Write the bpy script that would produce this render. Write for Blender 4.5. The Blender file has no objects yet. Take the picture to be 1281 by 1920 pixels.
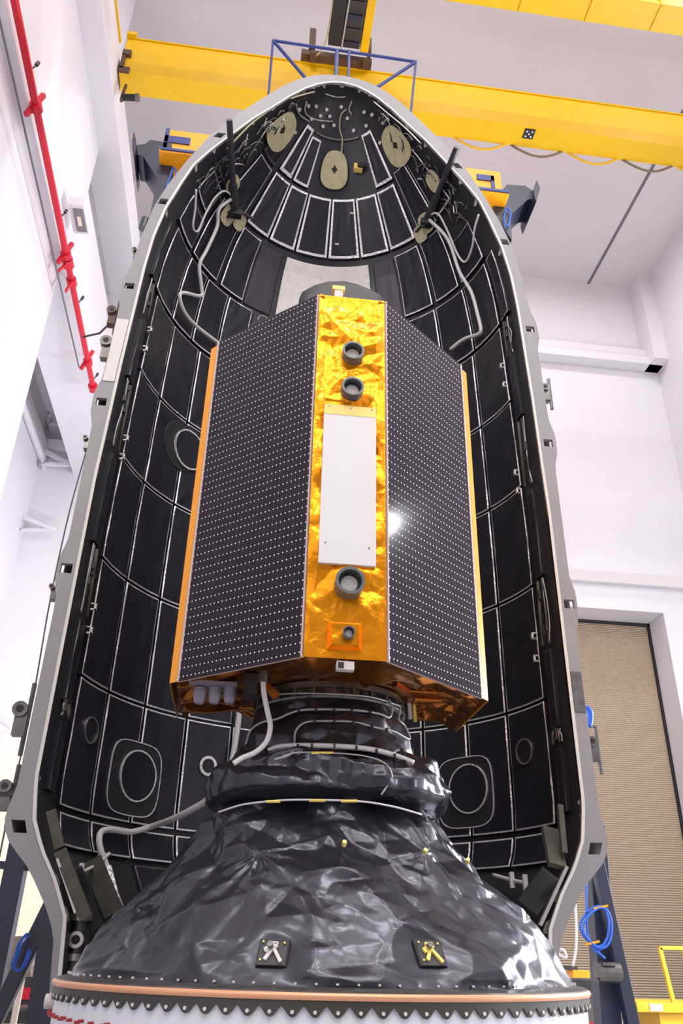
import bpy, math, random
import numpy as np
from mathutils import Vector, Matrix
random.seed(7); rng = np.random.default_rng(7)
PI = math.pi
scene = bpy.context.scene
COL = scene.collection

# ------------------------------------------------------------------ camera
W, H = 1281, 1920
FPX = 1517.7; PITCH = .5011; YAW = .1194; ROLL = .0234
CAM = np.array([-.7324, -6.5962, .2066])
Fv = np.array([math.sin(YAW)*math.cos(PITCH), math.cos(YAW)*math.cos(PITCH), math.sin(PITCH)])
R0 = np.array([math.cos(YAW), -math.sin(YAW), 0.]); U0 = np.cross(R0, Fv)
Rv = R0*math.cos(ROLL)+U0*math.sin(ROLL); Uv = -R0*math.sin(ROLL)+U0*math.cos(ROLL)
def ray(x, y): return Fv+Rv*(x-W/2)/FPX-Uv*(y-H/2)/FPX
def onY(x, y, Y): d = ray(x, y); return CAM+d*(Y-CAM[1])/d[1]
def onX(x, y, X): d = ray(x, y); return CAM+d*(X-CAM[0])/d[0]
def onZ(x, y, Z): d = ray(x, y); return CAM+d*(Z-CAM[2])/d[2]

# ------------------------------------------------------------------ fairing profile (half shell of revolution)
AX, AY = .022, .873
ZI = [-.1, .3, .43, .7, .93, 1.15, 1.4, 1.5, 4.5, 5.2, 6, 6.5, 7, 7.5, 8, 8.5, 9, 9.4, 9.76, 10.1, 10.5, 10.75, 11.1, 11.3, 11.42, 11.5, 11.54, 11.555]
RI = [1.95, 1.98, 1.99, 2.12, 2.27, 2.37, 2.41, 2.42, 2.42, 2.40, 2.38, 2.36, 2.34, 2.32, 2.28, 2.20, 2.06, 1.93, 1.72, 1.49, 1.22, 1.01, .735, .54, .39, .25, .12, 0.]
ZO = [-.1, .3, .5, .75, 1.0, 1.12, 1.35, 5.6, 6, 6.5, 7, 7.5, 8, 8.5, 9, 9.5, 10, 10.5, 10.94, 11.31, 11.53, 11.66, 11.72, 11.745]
RO = [2.03, 2.07, 2.17, 2.34, 2.53, 2.575, 2.58, 2.57, 2.555, 2.545, 2.53, 2.49, 2.44, 2.36, 2.22, 2.03, 1.80, 1.50, 1.16, .87, .63, .42, .22, 0.]
def rin(z): return float(np.interp(z, ZI, RI))
def rout(z): return float(np.interp(z, ZO, RO))
def S(th, z, off=0.):      # point on the inside of the shell, th in degrees from the left rim
    r = rin(z)-off; t = math.radians(th)
    return (AX-r*math.cos(t), AY+r*math.sin(t), z)
_ts = np.linspace(5, 16, 2501)
def onS(x, y, off=.04):    # where a sight line meets the inside of the shell
    d = ray(x, y); P = CAM+np.outer(_ts, d); r = np.hypot(P[:, 0]-AX, P[:, 1]-AY)
    ok = (P[:, 1] > AY) & (r >= np.interp(P[:, 2], ZI, RI)-off)
    return P[np.argmax(ok)]
def onR(x, y, zs, rs, off=0.):   # where a sight line meets the front of a body of revolution on the payload axis
    d = ray(x, y); P = CAM+np.outer(np.linspace(3, 9, 3001), d); r = np.hypot(P[:, 0], P[:, 1])
    ok = r <= np.interp(P[:, 2], zs, rs)+off
    return P[np.argmax(ok)] if ok.any() else P[np.argmin(np.abs(r-np.interp(P[:, 2], zs, rs)-off))]

# ------------------------------------------------------------------ materials
MATS = {}
def mat(name, col, rough=.5, metal=0., spec=.5, bump=0., bscale=20., coat=0., emit=None, estr=0., var=0., vscale=3., bdetail=4.):
    m = bpy.data.materials.new(name); m.use_nodes = True; nt = m.node_tree; b = nt.nodes['Principled BSDF']
    b.inputs['Base Color'].default_value = (*col, 1); b.inputs['Roughness'].default_value = rough
    b.inputs['Metallic'].default_value = metal; b.inputs['Specular IOR Level'].default_value = spec
    if coat: b.inputs['Coat Weight'].default_value = coat; b.inputs['Coat Roughness'].default_value = .08
    if emit: b.inputs['Emission Color'].default_value = (*emit, 1); b.inputs['Emission Strength'].default_value = estr
    if bump or var:
        tc = nt.nodes.new('ShaderNodeTexCoord')
    if bump:
        n = nt.nodes.new('ShaderNodeTexNoise'); n.inputs['Scale'].default_value = bscale; n.inputs['Detail'].default_value = bdetail
        bp = nt.nodes.new('ShaderNodeBump'); bp.inputs['Strength'].default_value = bump; bp.inputs['Distance'].default_value = .02
        nt.links.new(tc.outputs['Object'], n.inputs['Vector']); nt.links.new(n.outputs['Fac'], bp.inputs['Height']); nt.links.new(bp.outputs['Normal'], b.inputs['Normal'])
    if var:
        n = nt.nodes.new('ShaderNodeTexNoise'); n.inputs['Scale'].default_value = vscale; n.inputs['Detail'].default_value = 5
        r = nt.nodes.new('ShaderNodeValToRGB'); r.color_ramp.elements[0].position = .3; r.color_ramp.elements[1].position = .7
        r.color_ramp.elements[0].color = (*[c*(1-var) for c in col], 1); r.color_ramp.elements[1].color = (*[min(1, c*(1+var*.6)) for c in col], 1)
        nt.links.new(tc.outputs['Object'], n.inputs['Vector']); nt.links.new(n.outputs['Fac'], r.inputs['Fac']); nt.links.new(r.outputs['Color'], b.inputs['Base Color'])
    MATS[name] = m
    return m
wall_m = mat('white_wall_paint', (.74, .715, .765), .6, var=.05, vscale=.25)
ceil_m = mat('ceiling_panel', (.66, .63, .65), .7, var=.04, vscale=.3)
floor_m = mat('floor_epoxy', (.30, .30, .31), .3)
dimwall_m = mat('dimmed_far_wall', (.22, .22, .24), .7)
groove_m = mat('dark_groove', (.16, .15, .17), .8)
cream_m = mat('cream_paint', (.86, .74, .60), .6)
yellow_m = mat('crane_yellow', (.80, .48, .0), .42, var=.05)
yellow2_m = mat('cart_yellow', (.80, .46, .01), .45, var=.1)
orange_m = mat('orange_paint', (.92, .36, .0), .45)
blue_m = mat('blue_paint', (.008, .03, .17), .45)
bluecable_m = mat('blue_cable', (.02, .12, .60), .4)
navy_m = mat('navy_steel', (.018, .022, .045), .35, spec=.6)
red_m = mat('red_pipe_paint', (.62, .01, .03), .35)
black_m = mat('black_matte', (.012, .012, .014), .6)
dark_m = mat('dark_equipment', (.035, .033, .035), .5, var=.4, vscale=8)
brown_m = mat('brown_steel', (.10, .05, .03), .5)
beige_m = mat('beige_foam', (.50, .45, .27), .8, var=.15, vscale=9, bump=.3)
olive_m = mat('olive_foam', (.075, .072, .052), .8, var=.3, vscale=10, bump=.3)
whitecloth_m = mat('quilted_white_fabric', (.82, .77, .72), .85, bump=.8, bscale=9, bdetail=2, var=.08, vscale=6)
wirew_m = mat('white_cable_sleeve', (.66, .63, .62), .45, bump=.2, bscale=60)
wireg_m = mat('grey_cable_sleeve', (.42, .41, .41), .4, metal=.3)
flange_m = mat('grey_flange', (.27, .257, .26), .5, spec=.35, metal=.1, var=.06, vscale=2)
lip_m = mat('cream_lip', (.62, .59, .54), .5)
shellout_m = mat('white_fairing_skin', (.8, .8, .8), .4)
shellin_m = mat('black_composite', (.022, .021, .026), .38, spec=.5)
blanket_m = mat('black_blanket', (.011, .010, .017), .42, spec=.45, bump=.15, bscale=5, var=.3, vscale=2)
sheen_m = mat('dark_satin_panel', (.05, .045, .055), .33, metal=.5)
tape_m = mat('silver_tape', (.84, .83, .84), .30, metal=.6, bump=1., bscale=28)
silver_m = mat('bare_metal', (.55, .53, .50), .28, metal=.9)
dmetal_m = mat('dark_metal', (.17, .16, .15), .35, metal=.8, var=.3, vscale=10)
blackfoil_m = mat('black_foil', (.036, .036, .050), .26, metal=.6, spec=1., bump=.06, bscale=14)
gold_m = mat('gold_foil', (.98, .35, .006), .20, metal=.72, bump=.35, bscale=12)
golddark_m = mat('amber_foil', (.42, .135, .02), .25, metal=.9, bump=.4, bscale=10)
sideorange_m = mat('orange_foil_edge', (.90, .36, .03), .38, metal=.3)
copper_m = mat('copper_ring', (.72, .36, .20), .42, metal=.35)
ringwhite_m = mat('white_ring_paint', (.72, .74, .79), .45)
radiator_m = mat('white_radiator', (.70, .67, .65), .4, spec=.3)
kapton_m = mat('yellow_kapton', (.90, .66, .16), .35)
greyring_m = mat('grey_anodised', (.13, .14, .14), .4, metal=.5)
pearl_m = mat('white_sensor_dish', (.62, .58, .54), .45)
nozzle_m = mat('lilac_grey_nozzle', (.30, .27, .33), .45)
pinkedge_m = mat('pink_edge_strip', (.62, .45, .40), .4)
dishgrey_m = mat('charcoal_dish', (.03, .03, .03), .6)
glass_m = mat('grey_glass', (.22, .24, .27), .15)
tanwood_m = mat('tan_material', (.20, .15, .10), .7, var=.3)

def door_mat():
    m = bpy.data.materials.new('beige_rollup_slats'); m.use_nodes = True; nt = m.node_tree; b = nt.nodes['Principled BSDF']
    tc = nt.nodes.new('ShaderNodeTexCoord'); sp = nt.nodes.new('ShaderNodeSeparateXYZ'); nt.links.new(tc.outputs['Object'], sp.inputs[0])
    mm = nt.nodes.new('ShaderNodeMath'); mm.operation = 'MULTIPLY'; mm.inputs[1].default_value = 2*PI/.056; nt.links.new(sp.outputs['Z'], mm.inputs[0])
    si = nt.nodes.new('ShaderNodeMath'); si.operation = 'SINE'; nt.links.new(mm.outputs[0], si.inputs[0])
    bp = nt.nodes.new('ShaderNodeBump'); bp.inputs['Strength'].default_value = .8; bp.inputs['Distance'].default_value = .03
    nt.links.new(si.outputs[0], bp.inputs['Height']); nt.links.new(bp.outputs['Normal'], b.inputs['Normal'])
    r = nt.nodes.new('ShaderNodeValToRGB'); r.color_ramp.elements[0].position = .05; r.color_ramp.elements[0].color = (.46, .36, .25, 1); r.color_ramp.elements[1].position = .5; r.color_ramp.elements[1].color = (.60, .475, .335, 1)
    ad = nt.nodes.new('ShaderNodeMath'); ad.operation = 'MULTIPLY_ADD'; ad.inputs[1].default_value = .5; ad.inputs[2].default_value = .5
    nt.links.new(si.outputs[0], ad.inputs[0]); nt.links.new(ad.outputs[0], r.inputs['Fac']); nt.links.new(r.outputs['Color'], b.inputs['Base Color'])
    b.inputs['Roughness'].default_value = .45
    return m
door_m = door_mat()

def solar_mat():
    m = bpy.data.materials.new('solar_cells'); m.use_nodes = True; nt = m.node_tree; b = nt.nodes['Principled BSDF']; L = nt.links.new
    uv = nt.nodes.new('ShaderNodeUVMap'); sp = nt.nodes.new('ShaderNodeSeparateXYZ'); L(uv.outputs[0], sp.inputs[0])
    def mth(op, a, bb=None, c=None):
        n = nt.nodes.new('ShaderNodeMath'); n.operation = op
        for i, v in enumerate((a, bb, c)):
            if v is None: continue
            if isinstance(v, (int, float)): n.inputs[i].default_value = v
            else: L(v, n.inputs[i])
        return n.outputs[0]
    fu = mth('SUBTRACT', mth('FRACT', sp.outputs['X']), .5); fv = mth('SUBTRACT', mth('FRACT', sp.outputs['Y']), .5)
    du = mth('MULTIPLY', fu, .0385); dv = mth('MULTIPLY', fv, .0665)
    d2 = mth('ADD', mth('MULTIPLY', du, du), mth('MULTIPLY', dv, dv))
    dot = mth('LESS_THAN', d2, .0058**2)
    seam = mth('GREATER_THAN', mth('ABSOLUTE', fu), .44)
    fd = mth('SUBTRACT', mth('FRACT', mth('MULTIPLY', sp.outputs['Y'], 3.)), .5)
    dash = mth('MULTIPLY', mth('LESS_THAN', mth('ABSOLUTE', fd), .22), mth('LESS_THAN', mth('ABSOLUTE', fu), .10))
    mx = nt.nodes.new('ShaderNodeMix'); mx.data_type = 'RGBA'; mx.inputs['A'].default_value = (.013, .009, .017, 1); mx.inputs['B'].default_value = (.035, .022, .024, 1); L(seam, mx.inputs['Factor'])
    m2 = nt.nodes.new('ShaderNodeMix'); m2.data_type = 'RGBA'; m2.inputs['B'].default_value = (.055, .045, .048, 1); L(mx.outputs['Result'], m2.inputs['A']); L(dash, m2.inputs['Factor'])
    m3 = nt.nodes.new('ShaderNodeMix'); m3.data_type = 'RGBA'; m3.inputs['B'].default_value = (.80, .78, .76, 1); L(m2.outputs['Result'], m3.inputs['A']); L(dot, m3.inputs['Factor'])
    L(m3.outputs['Result'], b.inputs['Base Color'])
    b.inputs['Roughness'].default_value = .09; b.inputs['Specular IOR Level'].default_value = .22
    return m
solar_m = solar_mat()

# ------------------------------------------------------------------ mesh building
class MB:
    def __init__(s): s.v = []; s.f = []; s.m = []; s.uv = None
    def add(s, vs, fs, mi=0):
        o = len(s.v); s.v += [tuple(map(float, p)) for p in vs]
        s.f += [tuple(i+o for i in f) for f in fs]; s.m += [mi]*len(fs); return s
    def box(s, a, b, mi=0):
        x0, y0, z0 = a; x1, y1, z1 = b
        return s.add([(x0, y0, z0), (x1, y0, z0), (x1, y1, z0), (x0, y1, z0), (x0, y0, z1), (x1, y0, z1), (x1, y1, z1), (x0, y1, z1)],
                     [(3, 2, 1, 0), (4, 5, 6, 7), (0, 1, 5, 4), (1, 2, 6, 5), (2, 3, 7, 6), (3, 0, 4, 7)], mi)
    def beam(s, p, q, w, h, mi=0, up=(0, 0, 1)):
        p = Vector(p); q = Vector(q); d = (q-p).normalized(); u = Vector(up)
        if abs(d.dot(u)) > .95: u = Vector((0, 1, 0))
        a = d.cross(u).normalized()*w/2; b = a.cross(d).normalized()*h/2
        vs = [p-a-b, p+a-b, p+a+b, p-a+b, q-a-b, q+a-b, q+a+b, q-a+b]
        return s.add(vs, [(0, 3, 2, 1), (4, 5, 6, 7), (0, 1, 5, 4), (1, 2, 6, 5), (2, 3, 7, 6), (3, 0, 4, 7)], mi)
    def tube(s, pts, r, n=8, mi=0, closed=False, smooth=True):
        pts = [Vector(p) for p in pts]
        if smooth and len(pts) > 2:
            q = []; N = len(pts)
            for i in range(N if closed else N-1):
                if closed: a, b, c, d = pts[(i-1) % N], pts[i], pts[(i+1) % N], pts[(i+2) % N]
                else: a, b, c, d = pts[max(i-1, 0)], pts[i], pts[i+1], pts[min(i+2, N-1)]
                for k in range(5):
                    t = k/5; q.append(.5*((2*b)+(c-a)*t+(2*a-5*b+4*c-d)*t*t+(3*b-a-3*c+d)*t**3))
            if not closed: q.append(pts[-1])
            pts = q
        N = len(pts); vs = []; pa = None
        for i, p in enumerate(pts):
            a = pts[i-1] if (i > 0 or closed) else p; b = pts[(i+1) % N] if (i < N-1 or closed) else p
            d = (b-a).normalized() if (b-a).length > 1e-9 else Vector((0, 0, 1))
            if pa is None:
                u = Vector((0, 0, 1)) if abs(d.z) < .9 else Vector((0, 1, 0)); e = d.cross(u).normalized()
            else:
                e = (pa-d*pa.dot(d)).normalized()
            pa = e; g = d.cross(e); rr = r[i*len(r)//N] if isinstance(r, (list, tuple)) else r
            for k in range(n):
                t = 2*PI*k/n; vs.append(p+(e*math.cos(t)+g*math.sin(t))*rr)
        fs = []
        for i in range(N if closed else N-1):
            for k in range(n):
                j = (i+1) % N
                fs.append((i*n+k, i*n+(k+1) % n, j*n+(k+1) % n, j*n+k))
        if not closed: fs += [tuple(range(n-1, -1, -1)), tuple((N-1)*n+k for k in range(n))]
        return s.add(vs, fs, mi)
    def rev(s, prof, c=(0, 0), t0=0., t1=360., n=96, mi=0, axis='z', base=(0, 0, 0)):
        full = abs(t1-t0-360) < 1e-6; cols = n if full else n+1; vs = []
        for i in range(cols):
            t = math.radians(t0+(t1-t0)*i/n)
            for r, z in prof: 
                if axis == 'z': vs.append((c[0]+r*math.cos(t), c[1]+r*math.sin(t), z))
                else: vs.append((base[0]+r*math.cos(t), base[1]-z, base[2]+r*math.sin(t)))   # axis pointing to -y
        k = len(prof); fs = []
        for i in range(n):
            j = (i+1) % cols
            for a in range(k-1): fs.append((i*k+a, j*k+a, j*k+a+1, i*k+a+1))
        return s.add(vs, fs, mi)
    def cyl(s, p, q, r, n=20, mi=0): return s.tube([p, q], r, n, mi, smooth=False)
    def prism(s, poly, y0, y1, mi=0):      # polygon in x,z extruded along y
        n = len(poly); vs = [(x, y0, z) for x, z in poly]+[(x, y1, z) for x, z in poly]
        return s.add(vs, [tuple(range(n)), tuple(range(2*n-1, n-1, -1))]+[(i, i+n, (i+1) % n+n, (i+1) % n) for i in range(n)], mi)
    def grid(s, P, mi=0, closed=False):     # P: array (a,b,3)
        a, b = P.shape[:2]; vs = P.reshape(-1, 3); fs = []
        for i in range(a if closed else a-1):
            j = (i+1) % a
            for k in range(b-1): fs.append((i*b+k, j*b+k, j*b+k+1, i*b+k+1))
        return s.add(vs, fs, mi)
WL = {}
def mk(name, mb, mats, parent=None, smooth=False, bev=0., solid=0., label=None, recenter=True, kind=None, angle=None):
    me = bpy.data.meshes.new(name); V = np.array(mb.v)
    c = (V.min(0)+V.max(0))/2 if recenter else np.zeros(3)
    V = V-c
    me.from_pydata([tuple(p) for p in V], [], mb.f)
    if not isinstance(mats, (list, tuple)): mats = [mats]
    for m in mats: me.materials.append(m)
    me.polygons.foreach_set('material_index', mb.m)
    if smooth: me.polygons.foreach_set('use_smooth', [True]*len(me.polygons))
    if smooth and angle: me.set_sharp_from_angle(angle=math.radians(angle))
    me.update()
    o = bpy.data.objects.new(name, me); COL.objects.link(o)
    wc = Vector(c)
    if parent is not None:
        o.parent = parent; o.location = wc-WL[parent]
    else: o.location = wc
    WL[o] = wc
    if bev:
        md = o.modifiers.new('bevel', 'BEVEL'); md.width = bev; md.segments = 2; md.limit_method = 'ANGLE'
    if solid:
        md = o.modifiers.new('solid', 'SOLIDIFY'); md.thickness = solid; md.offset = 0
    if label: o['label'] = label
    if kind: o['kind'] = kind
    return o
def thing(name, loc, label, cat, group=None):
    o = bpy.data.objects.new(name, None); COL.objects.link(o); o.location = loc; WL[o] = Vector(loc); o.empty_display_size = .2
    return tag(o, label, cat, group)
def tag(o, label, cat, group=None):
    o['label'] = label; o['category'] = cat
    if group: o['group'] = group
    return o
def struct(name, mb, m, **k):
    o = mk(name, mb, m, **k); o['kind'] = 'structure'; return o

# crumple: random heights on a warped triangulated lattice -> flat facets with sharp creases
def lattice(u, v, seed):
    i = np.floor(u).astype(int); j = np.floor(v).astype(int); fx = u-i; fy = v-j
    def hsh(a, b):
        h = np.sin(a*127.1+b*311.7+seed*74.7)*43758.5453
        return h-np.floor(h)
    h00, h10, h01, h11 = hsh(i, j), hsh(i+1, j), hsh(i, j+1), hsh(i+1, j+1)
    flip = hsh(i+57, j-31) > .5
    A = np.where(fx > fy, h00+(h10-h00)*fx+(h11-h10)*fy, h00+(h01-h00)*fy+(h11-h01)*fx)
    g = 1-fx
    B = np.where(g > fy, h10+(h00-h10)*g+(h01-h00)*fy, h10+(h11-h10)*fy+(h01-h11)*g)
    return np.where(flip, A, B)-.5
def crumple(u, v, seed, fr=(2.2, 5.), am=(.06, .02), warp=.35):
    r = np.random.default_rng(seed); du = np.zeros_like(u); dv = np.zeros_like(v)
    for k in range(5):
        a = r.uniform(0, 2*PI); f = r.uniform(1, 4); p = r.uniform(0, 6.28, 2)
        ph = (u*math.cos(a)+v*math.sin(a))*f
        du = du+np.sin(ph+p[0])*warp/f; dv = dv+np.cos(ph+p[1])*warp/f
    h = np.zeros_like(u)
    for k, (f, a) in enumerate(zip(fr, am)):
        an = r.uniform(0, PI); U = (u+du)*math.cos(an)-(v+dv)*math.sin(an); V = (u+du)*math.sin(an)+(v+dv)*math.cos(an)
        h = h+a*2*lattice(U*f+r.uniform(0, 50), V*f*r.uniform(.55, .9)+r.uniform(0, 50), seed+k)
    return h

# ================================================================== SETTING
FZ = -1.7; CZ = 21.88
struct('floor', MB().box((-7.6, -36, FZ-.2), (14, 15.6, FZ)), floor_m)
struct('ceiling', MB().box((-7.6, -36, CZ), (14, 15.6, CZ+.3)), ceil_m)
struct('wall_front', MB().box((-7.6, -36.3, FZ), (14, -36, CZ)), dimwall_m)  # unseen far wall, coloured dark so the foil reflects a dim hall
wb = MB(); DX0, DX1, DZ = 4.2, 11.2, 9.1
wb.box((-7.6, 14, FZ), (DX0, 14.9, CZ)); wb.box((DX1, 14, FZ), (14, 14.9, CZ)); wb.box((DX0, 14, DZ), (DX1, 14.9, CZ))
struct('wall_back', wb, wall_m)
struct('door_1', MB().box((DX0-.3, 14.95, FZ), (DX1+.3, 15.1, DZ+.3)), door_m, label='beige ribbed roll-up door in the back wall')
dg = MB(); dg.box((DX1-.07, 14.88, FZ), (DX1+.01, 14.95, DZ+.01)); dg.box((DX0, 14.88, DZ-.09), (DX1, 14.95, DZ+.01))
struct('trim_1', dg, black_m)
struct('wall_right', MB().box((12.6, -36, FZ), (12.9, 14, CZ)), wall_m)
struct('wall_left', MB().box((-7.4, -36, FZ), (-7.0, 14, CZ)), wall_m)
# near part of the left wall, stepping out, with a fascia band running on towards the back wall
nw = MB(); nw.box((-7.0, -36, 12.1), (-4.9, 6.1, CZ)); nw.box((-7., -36, FZ), (-5.08, 6.1, 12.1))
struct('wall_left', nw, wall_m)
struct('trim_2', MB().box((-6.0, 6.1, 12.1), (-4.9, 14, 14.6)), wall_m)
struct('trim_3', MB().box((-5.2, -36, 15.95), (-4.4, 14, 16.9)), wall_m, bev=.02)       # crane runway
struct('trim_4', MB().box((-7.0, 6.1, 12.35), (-6.8, 14, 12.95)), wall_m, bev=.08)
struct('trim_5', MB().box((-7.0, 11.6, 19.), (-5.4, 14, CZ)), ceil_m)
struct('trim_6', MB().box((-7.0, 13.75, 12.75), (-3.0, 14, 13.05)), wall_m)
s1 = MB(); s1.box((2, 13.55, 18.0), (12.6, 14, 18.3)); s1.box((2, 13.7, 18.3), (12.6, 14, 18.75))
struct('trim_7', s1, wall_m, bev=.02)
struct('trim_8', MB().box((2, 13.8, 9.85), (12.6, 14, 10.2)), ceil_m, bev=.03)
struct('trim_9', MB().box((12.1, 13.2, 18.), (12.6, 14, CZ)), wall_m)
struct('trim_10', MB().box((10.56, -36, CZ-.012), (10.66, 14, CZ+.01)), groove_m)
struct('door_2', MB().box((-7.0, 13.93, FZ), (-3.6, 14, 4.3)), cream_m, label='cream panel low on the back wall')  # plain cream panel, yellower than the wall around it

# ================================================================== red pipe on left wall
rp = thing('sprinkler_pipe', (-4.75, -2, 12.4), 'long red sprinkler pipe running along the white left wall', 'pipe')
P0 = onX(27, 0, -4.78); P1 = onX(175, 728, -4.78); dirp = (P1-P0)/np.linalg.norm(P1-P0)
mk('pipe', MB().cyl(P0-dirp*6, P1, .062, 14), red_m, rp, smooth=True, angle=40)
mk('end_cap', MB().cyl(P1-dirp*.12, P1+dirp*.06, .11, 14), red_m, rp, smooth=True, angle=40)
for (px, py) in ((72, 187), (125, 475), (165, 678)):
    q = onX(px, py, -4.78); t = (q[1]-P0[1])/(P1[1]-P0[1]); q = P0+(P1-P0)*t
    b = MB(); b.beam(q+[-.12, 0, -.22], q+[.06, 0, .32], .07, .07); b.cyl(q-dirp*.07, q+dirp*.07, .1, 12)
    mk('bracket', b, red_m, rp)
q = P0+(P1-P0)*.56; b = MB(); b.cyl(q-dirp*.1, q+dirp*.1, .11, 12); b.cyl(q, q+np.array([-.1, -.1, -.35]), .03, 8); b.cyl(q+dirp*.5, q+dirp*.5+np.array([.0, -.2, -.45]), .03, 8); b.cyl(q+dirp*.5-dirp*.08, q+dirp*.5+dirp*.08, .1, 12)
mk('valve', b, red_m, rp)
for t in (.12, .44, .69, .97):
    q = P0+(P1-P0)*t; b = MB(); b.cyl(q, q+np.array([.08, 0, .16]), .014, 8); b.cyl(q+np.array([.08, 0, .16]), q+np.array([.1, 0, .24]), .03, 8)
    mk('sprinkler_head', b, dark_m, rp, label='small dark sprinkler nozzle')
# conduit
Q0 = onX(0, 40, -4.87); Q1 = onX(100, 478, -4.87)
tag(mk('conduit', MB().tube([Q0-(Q1-Q0)*.6, Q1, Q1+(Q1-Q0)*.75], .018, 8, smooth=False), groove_m), 'thin grey conduit running along the edge of the left wall below the red pipe', 'conduit')
# wall light box
c = onX(148, 408, -4.6)
wl_ = thing('wall_light', (c[0], c[1], c[2]), 'white boxy wall light with grey glass underside beside the red pipe', 'light')
mk('housing', MB().box((c[0]-.17, c[1]-.3, c[2]), (c[0]+.14, c[1]+.42, c[2]+.22)), wall_m, wl_, bev=.02)
mk('glass', MB().box((c[0]-.08, c[1]-.22, c[2]-.02), (c[0]+.11, c[1]+.34, c[2]+.01)), glass_m, wl_)
mk('lens', MB().box((c[0]-.03, c[1]-.05, c[2]-.035), (c[0]+.04, c[1]+.18, c[2]-.02)), cream_m, wl_)
# triangular brackets
for (a, b_, d_, lab) in (((83, 765), (92, 795), (150, 800), 'white triangular bracket above the ledge at the left corner'),
                         ((76, 842), (81, 870), (133, 872), 'white triangular bracket just under the ledge at the left corner'),
                         ((25, 963), (37, 995), (101, 994), 'white triangular bracket lowest on the left part of the back wall'),
                         ((143, 598), (150, 630), (190, 632), 'white triangular bracket highest behind the red pipe'),
                         ((-30, 1340), (-25, 1362), (14, 1372), 'white bracket tip at the left picture edge above the cream panel')):
    A, B_, D = (onY(*p, 13.72) for p in (a, b_, d_)); m = MB()
    m.beam(A, B_, .08, .08); m.beam(B_, D, .08, .08); m.beam(A, D, .11, .11); m.beam(B_, B_+np.array([0, .3, 0]), .08, .08)
    tag(mk('wall_bracket', m, wall_m), lab, 'bracket', 'triangular wall brackets')

# ================================================================== cranes
def girder(y0, x0, x1, lab, z0=16.5, z1=17.66, w=.47):
    g = thing('crane_girder', ((x0+x1)/2, y0, z0), lab, 'crane girder')
    mk('beam', MB().box((x0, y0, z0), (x1, y0+w, z1)), yellow_m, g, bev=.015)
    fl = MB(); fl.box((x0, y0-.03, z0-.03), (x1, y0+w+.03, z0)); fl.box((x0, y0-.03, z1), (x1, y0+w+.03, z1+.03))
    mk('flange', fl, yellow_m, g)
    return g
g1 = girder(4.5, -4.36, 12.55, 'yellow crane girder crossing the hall behind the fairing nose')
et = MB(); et.box((-4.36, 4.42, 17.0), (-4.18, 4.5, 17.16)); et.box((-4.36, 4.44, 16.55), (-4.28, 4.5, 17.0)); et.box((-4.36, 4.44, 16.45), (-4.14, 4.5, 16.6))
mk('end_truck', et, brown_m, g1)
mk('stop_block', MB().box((-4.36, 4.4, 17.69), (-4.15, 4.6, 17.78)), yellow_m, g1)
for i in range(5):     # festoon loops
    xa = 3.0+i*1.33; pts = [(xa+1.25*k/8, 5.0, 16.5-.30*math.sin(PI*k/8)) for k in range(9)]
    mk('festoon_loop', MB().tube(pts, .028, 6), tanwood_m if i % 2 else yellow2_m, g1, smooth=True)
mkr = MB(); mc = onY(992, 251, 4.49); mkr.box((mc[0]-.13, 4.475, mc[2]-.13), (mc[0]+.13, 4.499, mc[2]+.13)) if False else None
mc = onY(992, 251, 4.97)
# survey target, printed on the girder's lower edge
mc = onZ(992, 251, 16.46); tg = MB(); tg.box((mc[0]-.12, mc[1]-.12, 16.45), (mc[0]+.12, mc[1]+.12, 16.468))
T = mk('survey_target', tg, black_m, g1, label='small black and white checker target')
tw = MB()
for dx, dy in ((-.06, -.06), (.06, -.06), (-.06, .06), (.06, .06), (0, 0)): tw.cyl((mc[0]+dx, mc[1]+dy, 16.448), (mc[0]+dx, mc[1]+dy, 16.444), .022, 10)
mk('dot', tw, wall_m, T)
g2 = girder(1.6, -4.36, 12.55, 'second yellow crane girder cut off by the top right picture edge')
for i in range(8):
    x = 2.2+i*1.35; mk('stiffener', MB().box((x, 1.56, 16.46), (x+.05, 1.6, 17.66)), yellow_m, g2) if i else None
    mk('stiffener', MB().box((x, 1.6, 16.44), (x+.06, 2.08, 16.47)), yellow_m, g2)
tr = thing('crane_trolley', (.4, 3.3, 17.7), 'dark crane trolley with a yellow side rail between the two yellow girders', 'trolley')
mk('frame', MB().box((.08, 1.4, 17.7), (.70, 4.05, 18.1)), dark_m, tr, bev=.02)
for k in range(7): mk('rung', MB().box((.30, 2.14+k*.29, 17.66), (.66, 2.25+k*.29, 17.7)), dark_m if k % 2 else navy_m, tr)
mk('side_rail', MB().box((.72, 1.4, 17.70), (.90, 4.1, 18.0)), yellow_m, tr, bev=.01)
mk('cable', MB().cyl((.36, 2.12, 17.62), (.30, 4.1, 17.62), .018, 8), wireg_m, tr)
mk('hoist_housing', MB().box((.0, 2.15, 17.62), (.28, 4.0, 18.0)), black_m, tr, bev=.02)
mk('chain_guide', MB().tube([(.02, 2.12, 17.65), (-.02, 3.6, 17.65), (-.1, 4.1, 17.65), (-.3, 4.35, 17.65)], .02, 8), beige_m, tr, smooth=True)
cb = MB(); cb.box((-.56, 4.30, 17.69), (1.02, 4.62, 17.86)); cb.box((-.40, 4.25, 17.86), (-.26, 4.42, 18.6)); cb.box((-.36, 4.20, 17.60), (-.24, 4.42, 17.7)); cb.box((.82, 4.20, 17.60), (.94, 4.42, 17.7)); cb.box((.92, 4.1, 17.8), (.98, 4.4, 18.3))
mk('cross_bar', cb, brown_m, tr)
tag(mk('conductor_rail', MB().box((-4.40, -20, 17.0), (-4.36, 4.2, 17.08)), yellow_m), 'thin yellow rail running along the left runway beam at the top edge', 'rail')
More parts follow.
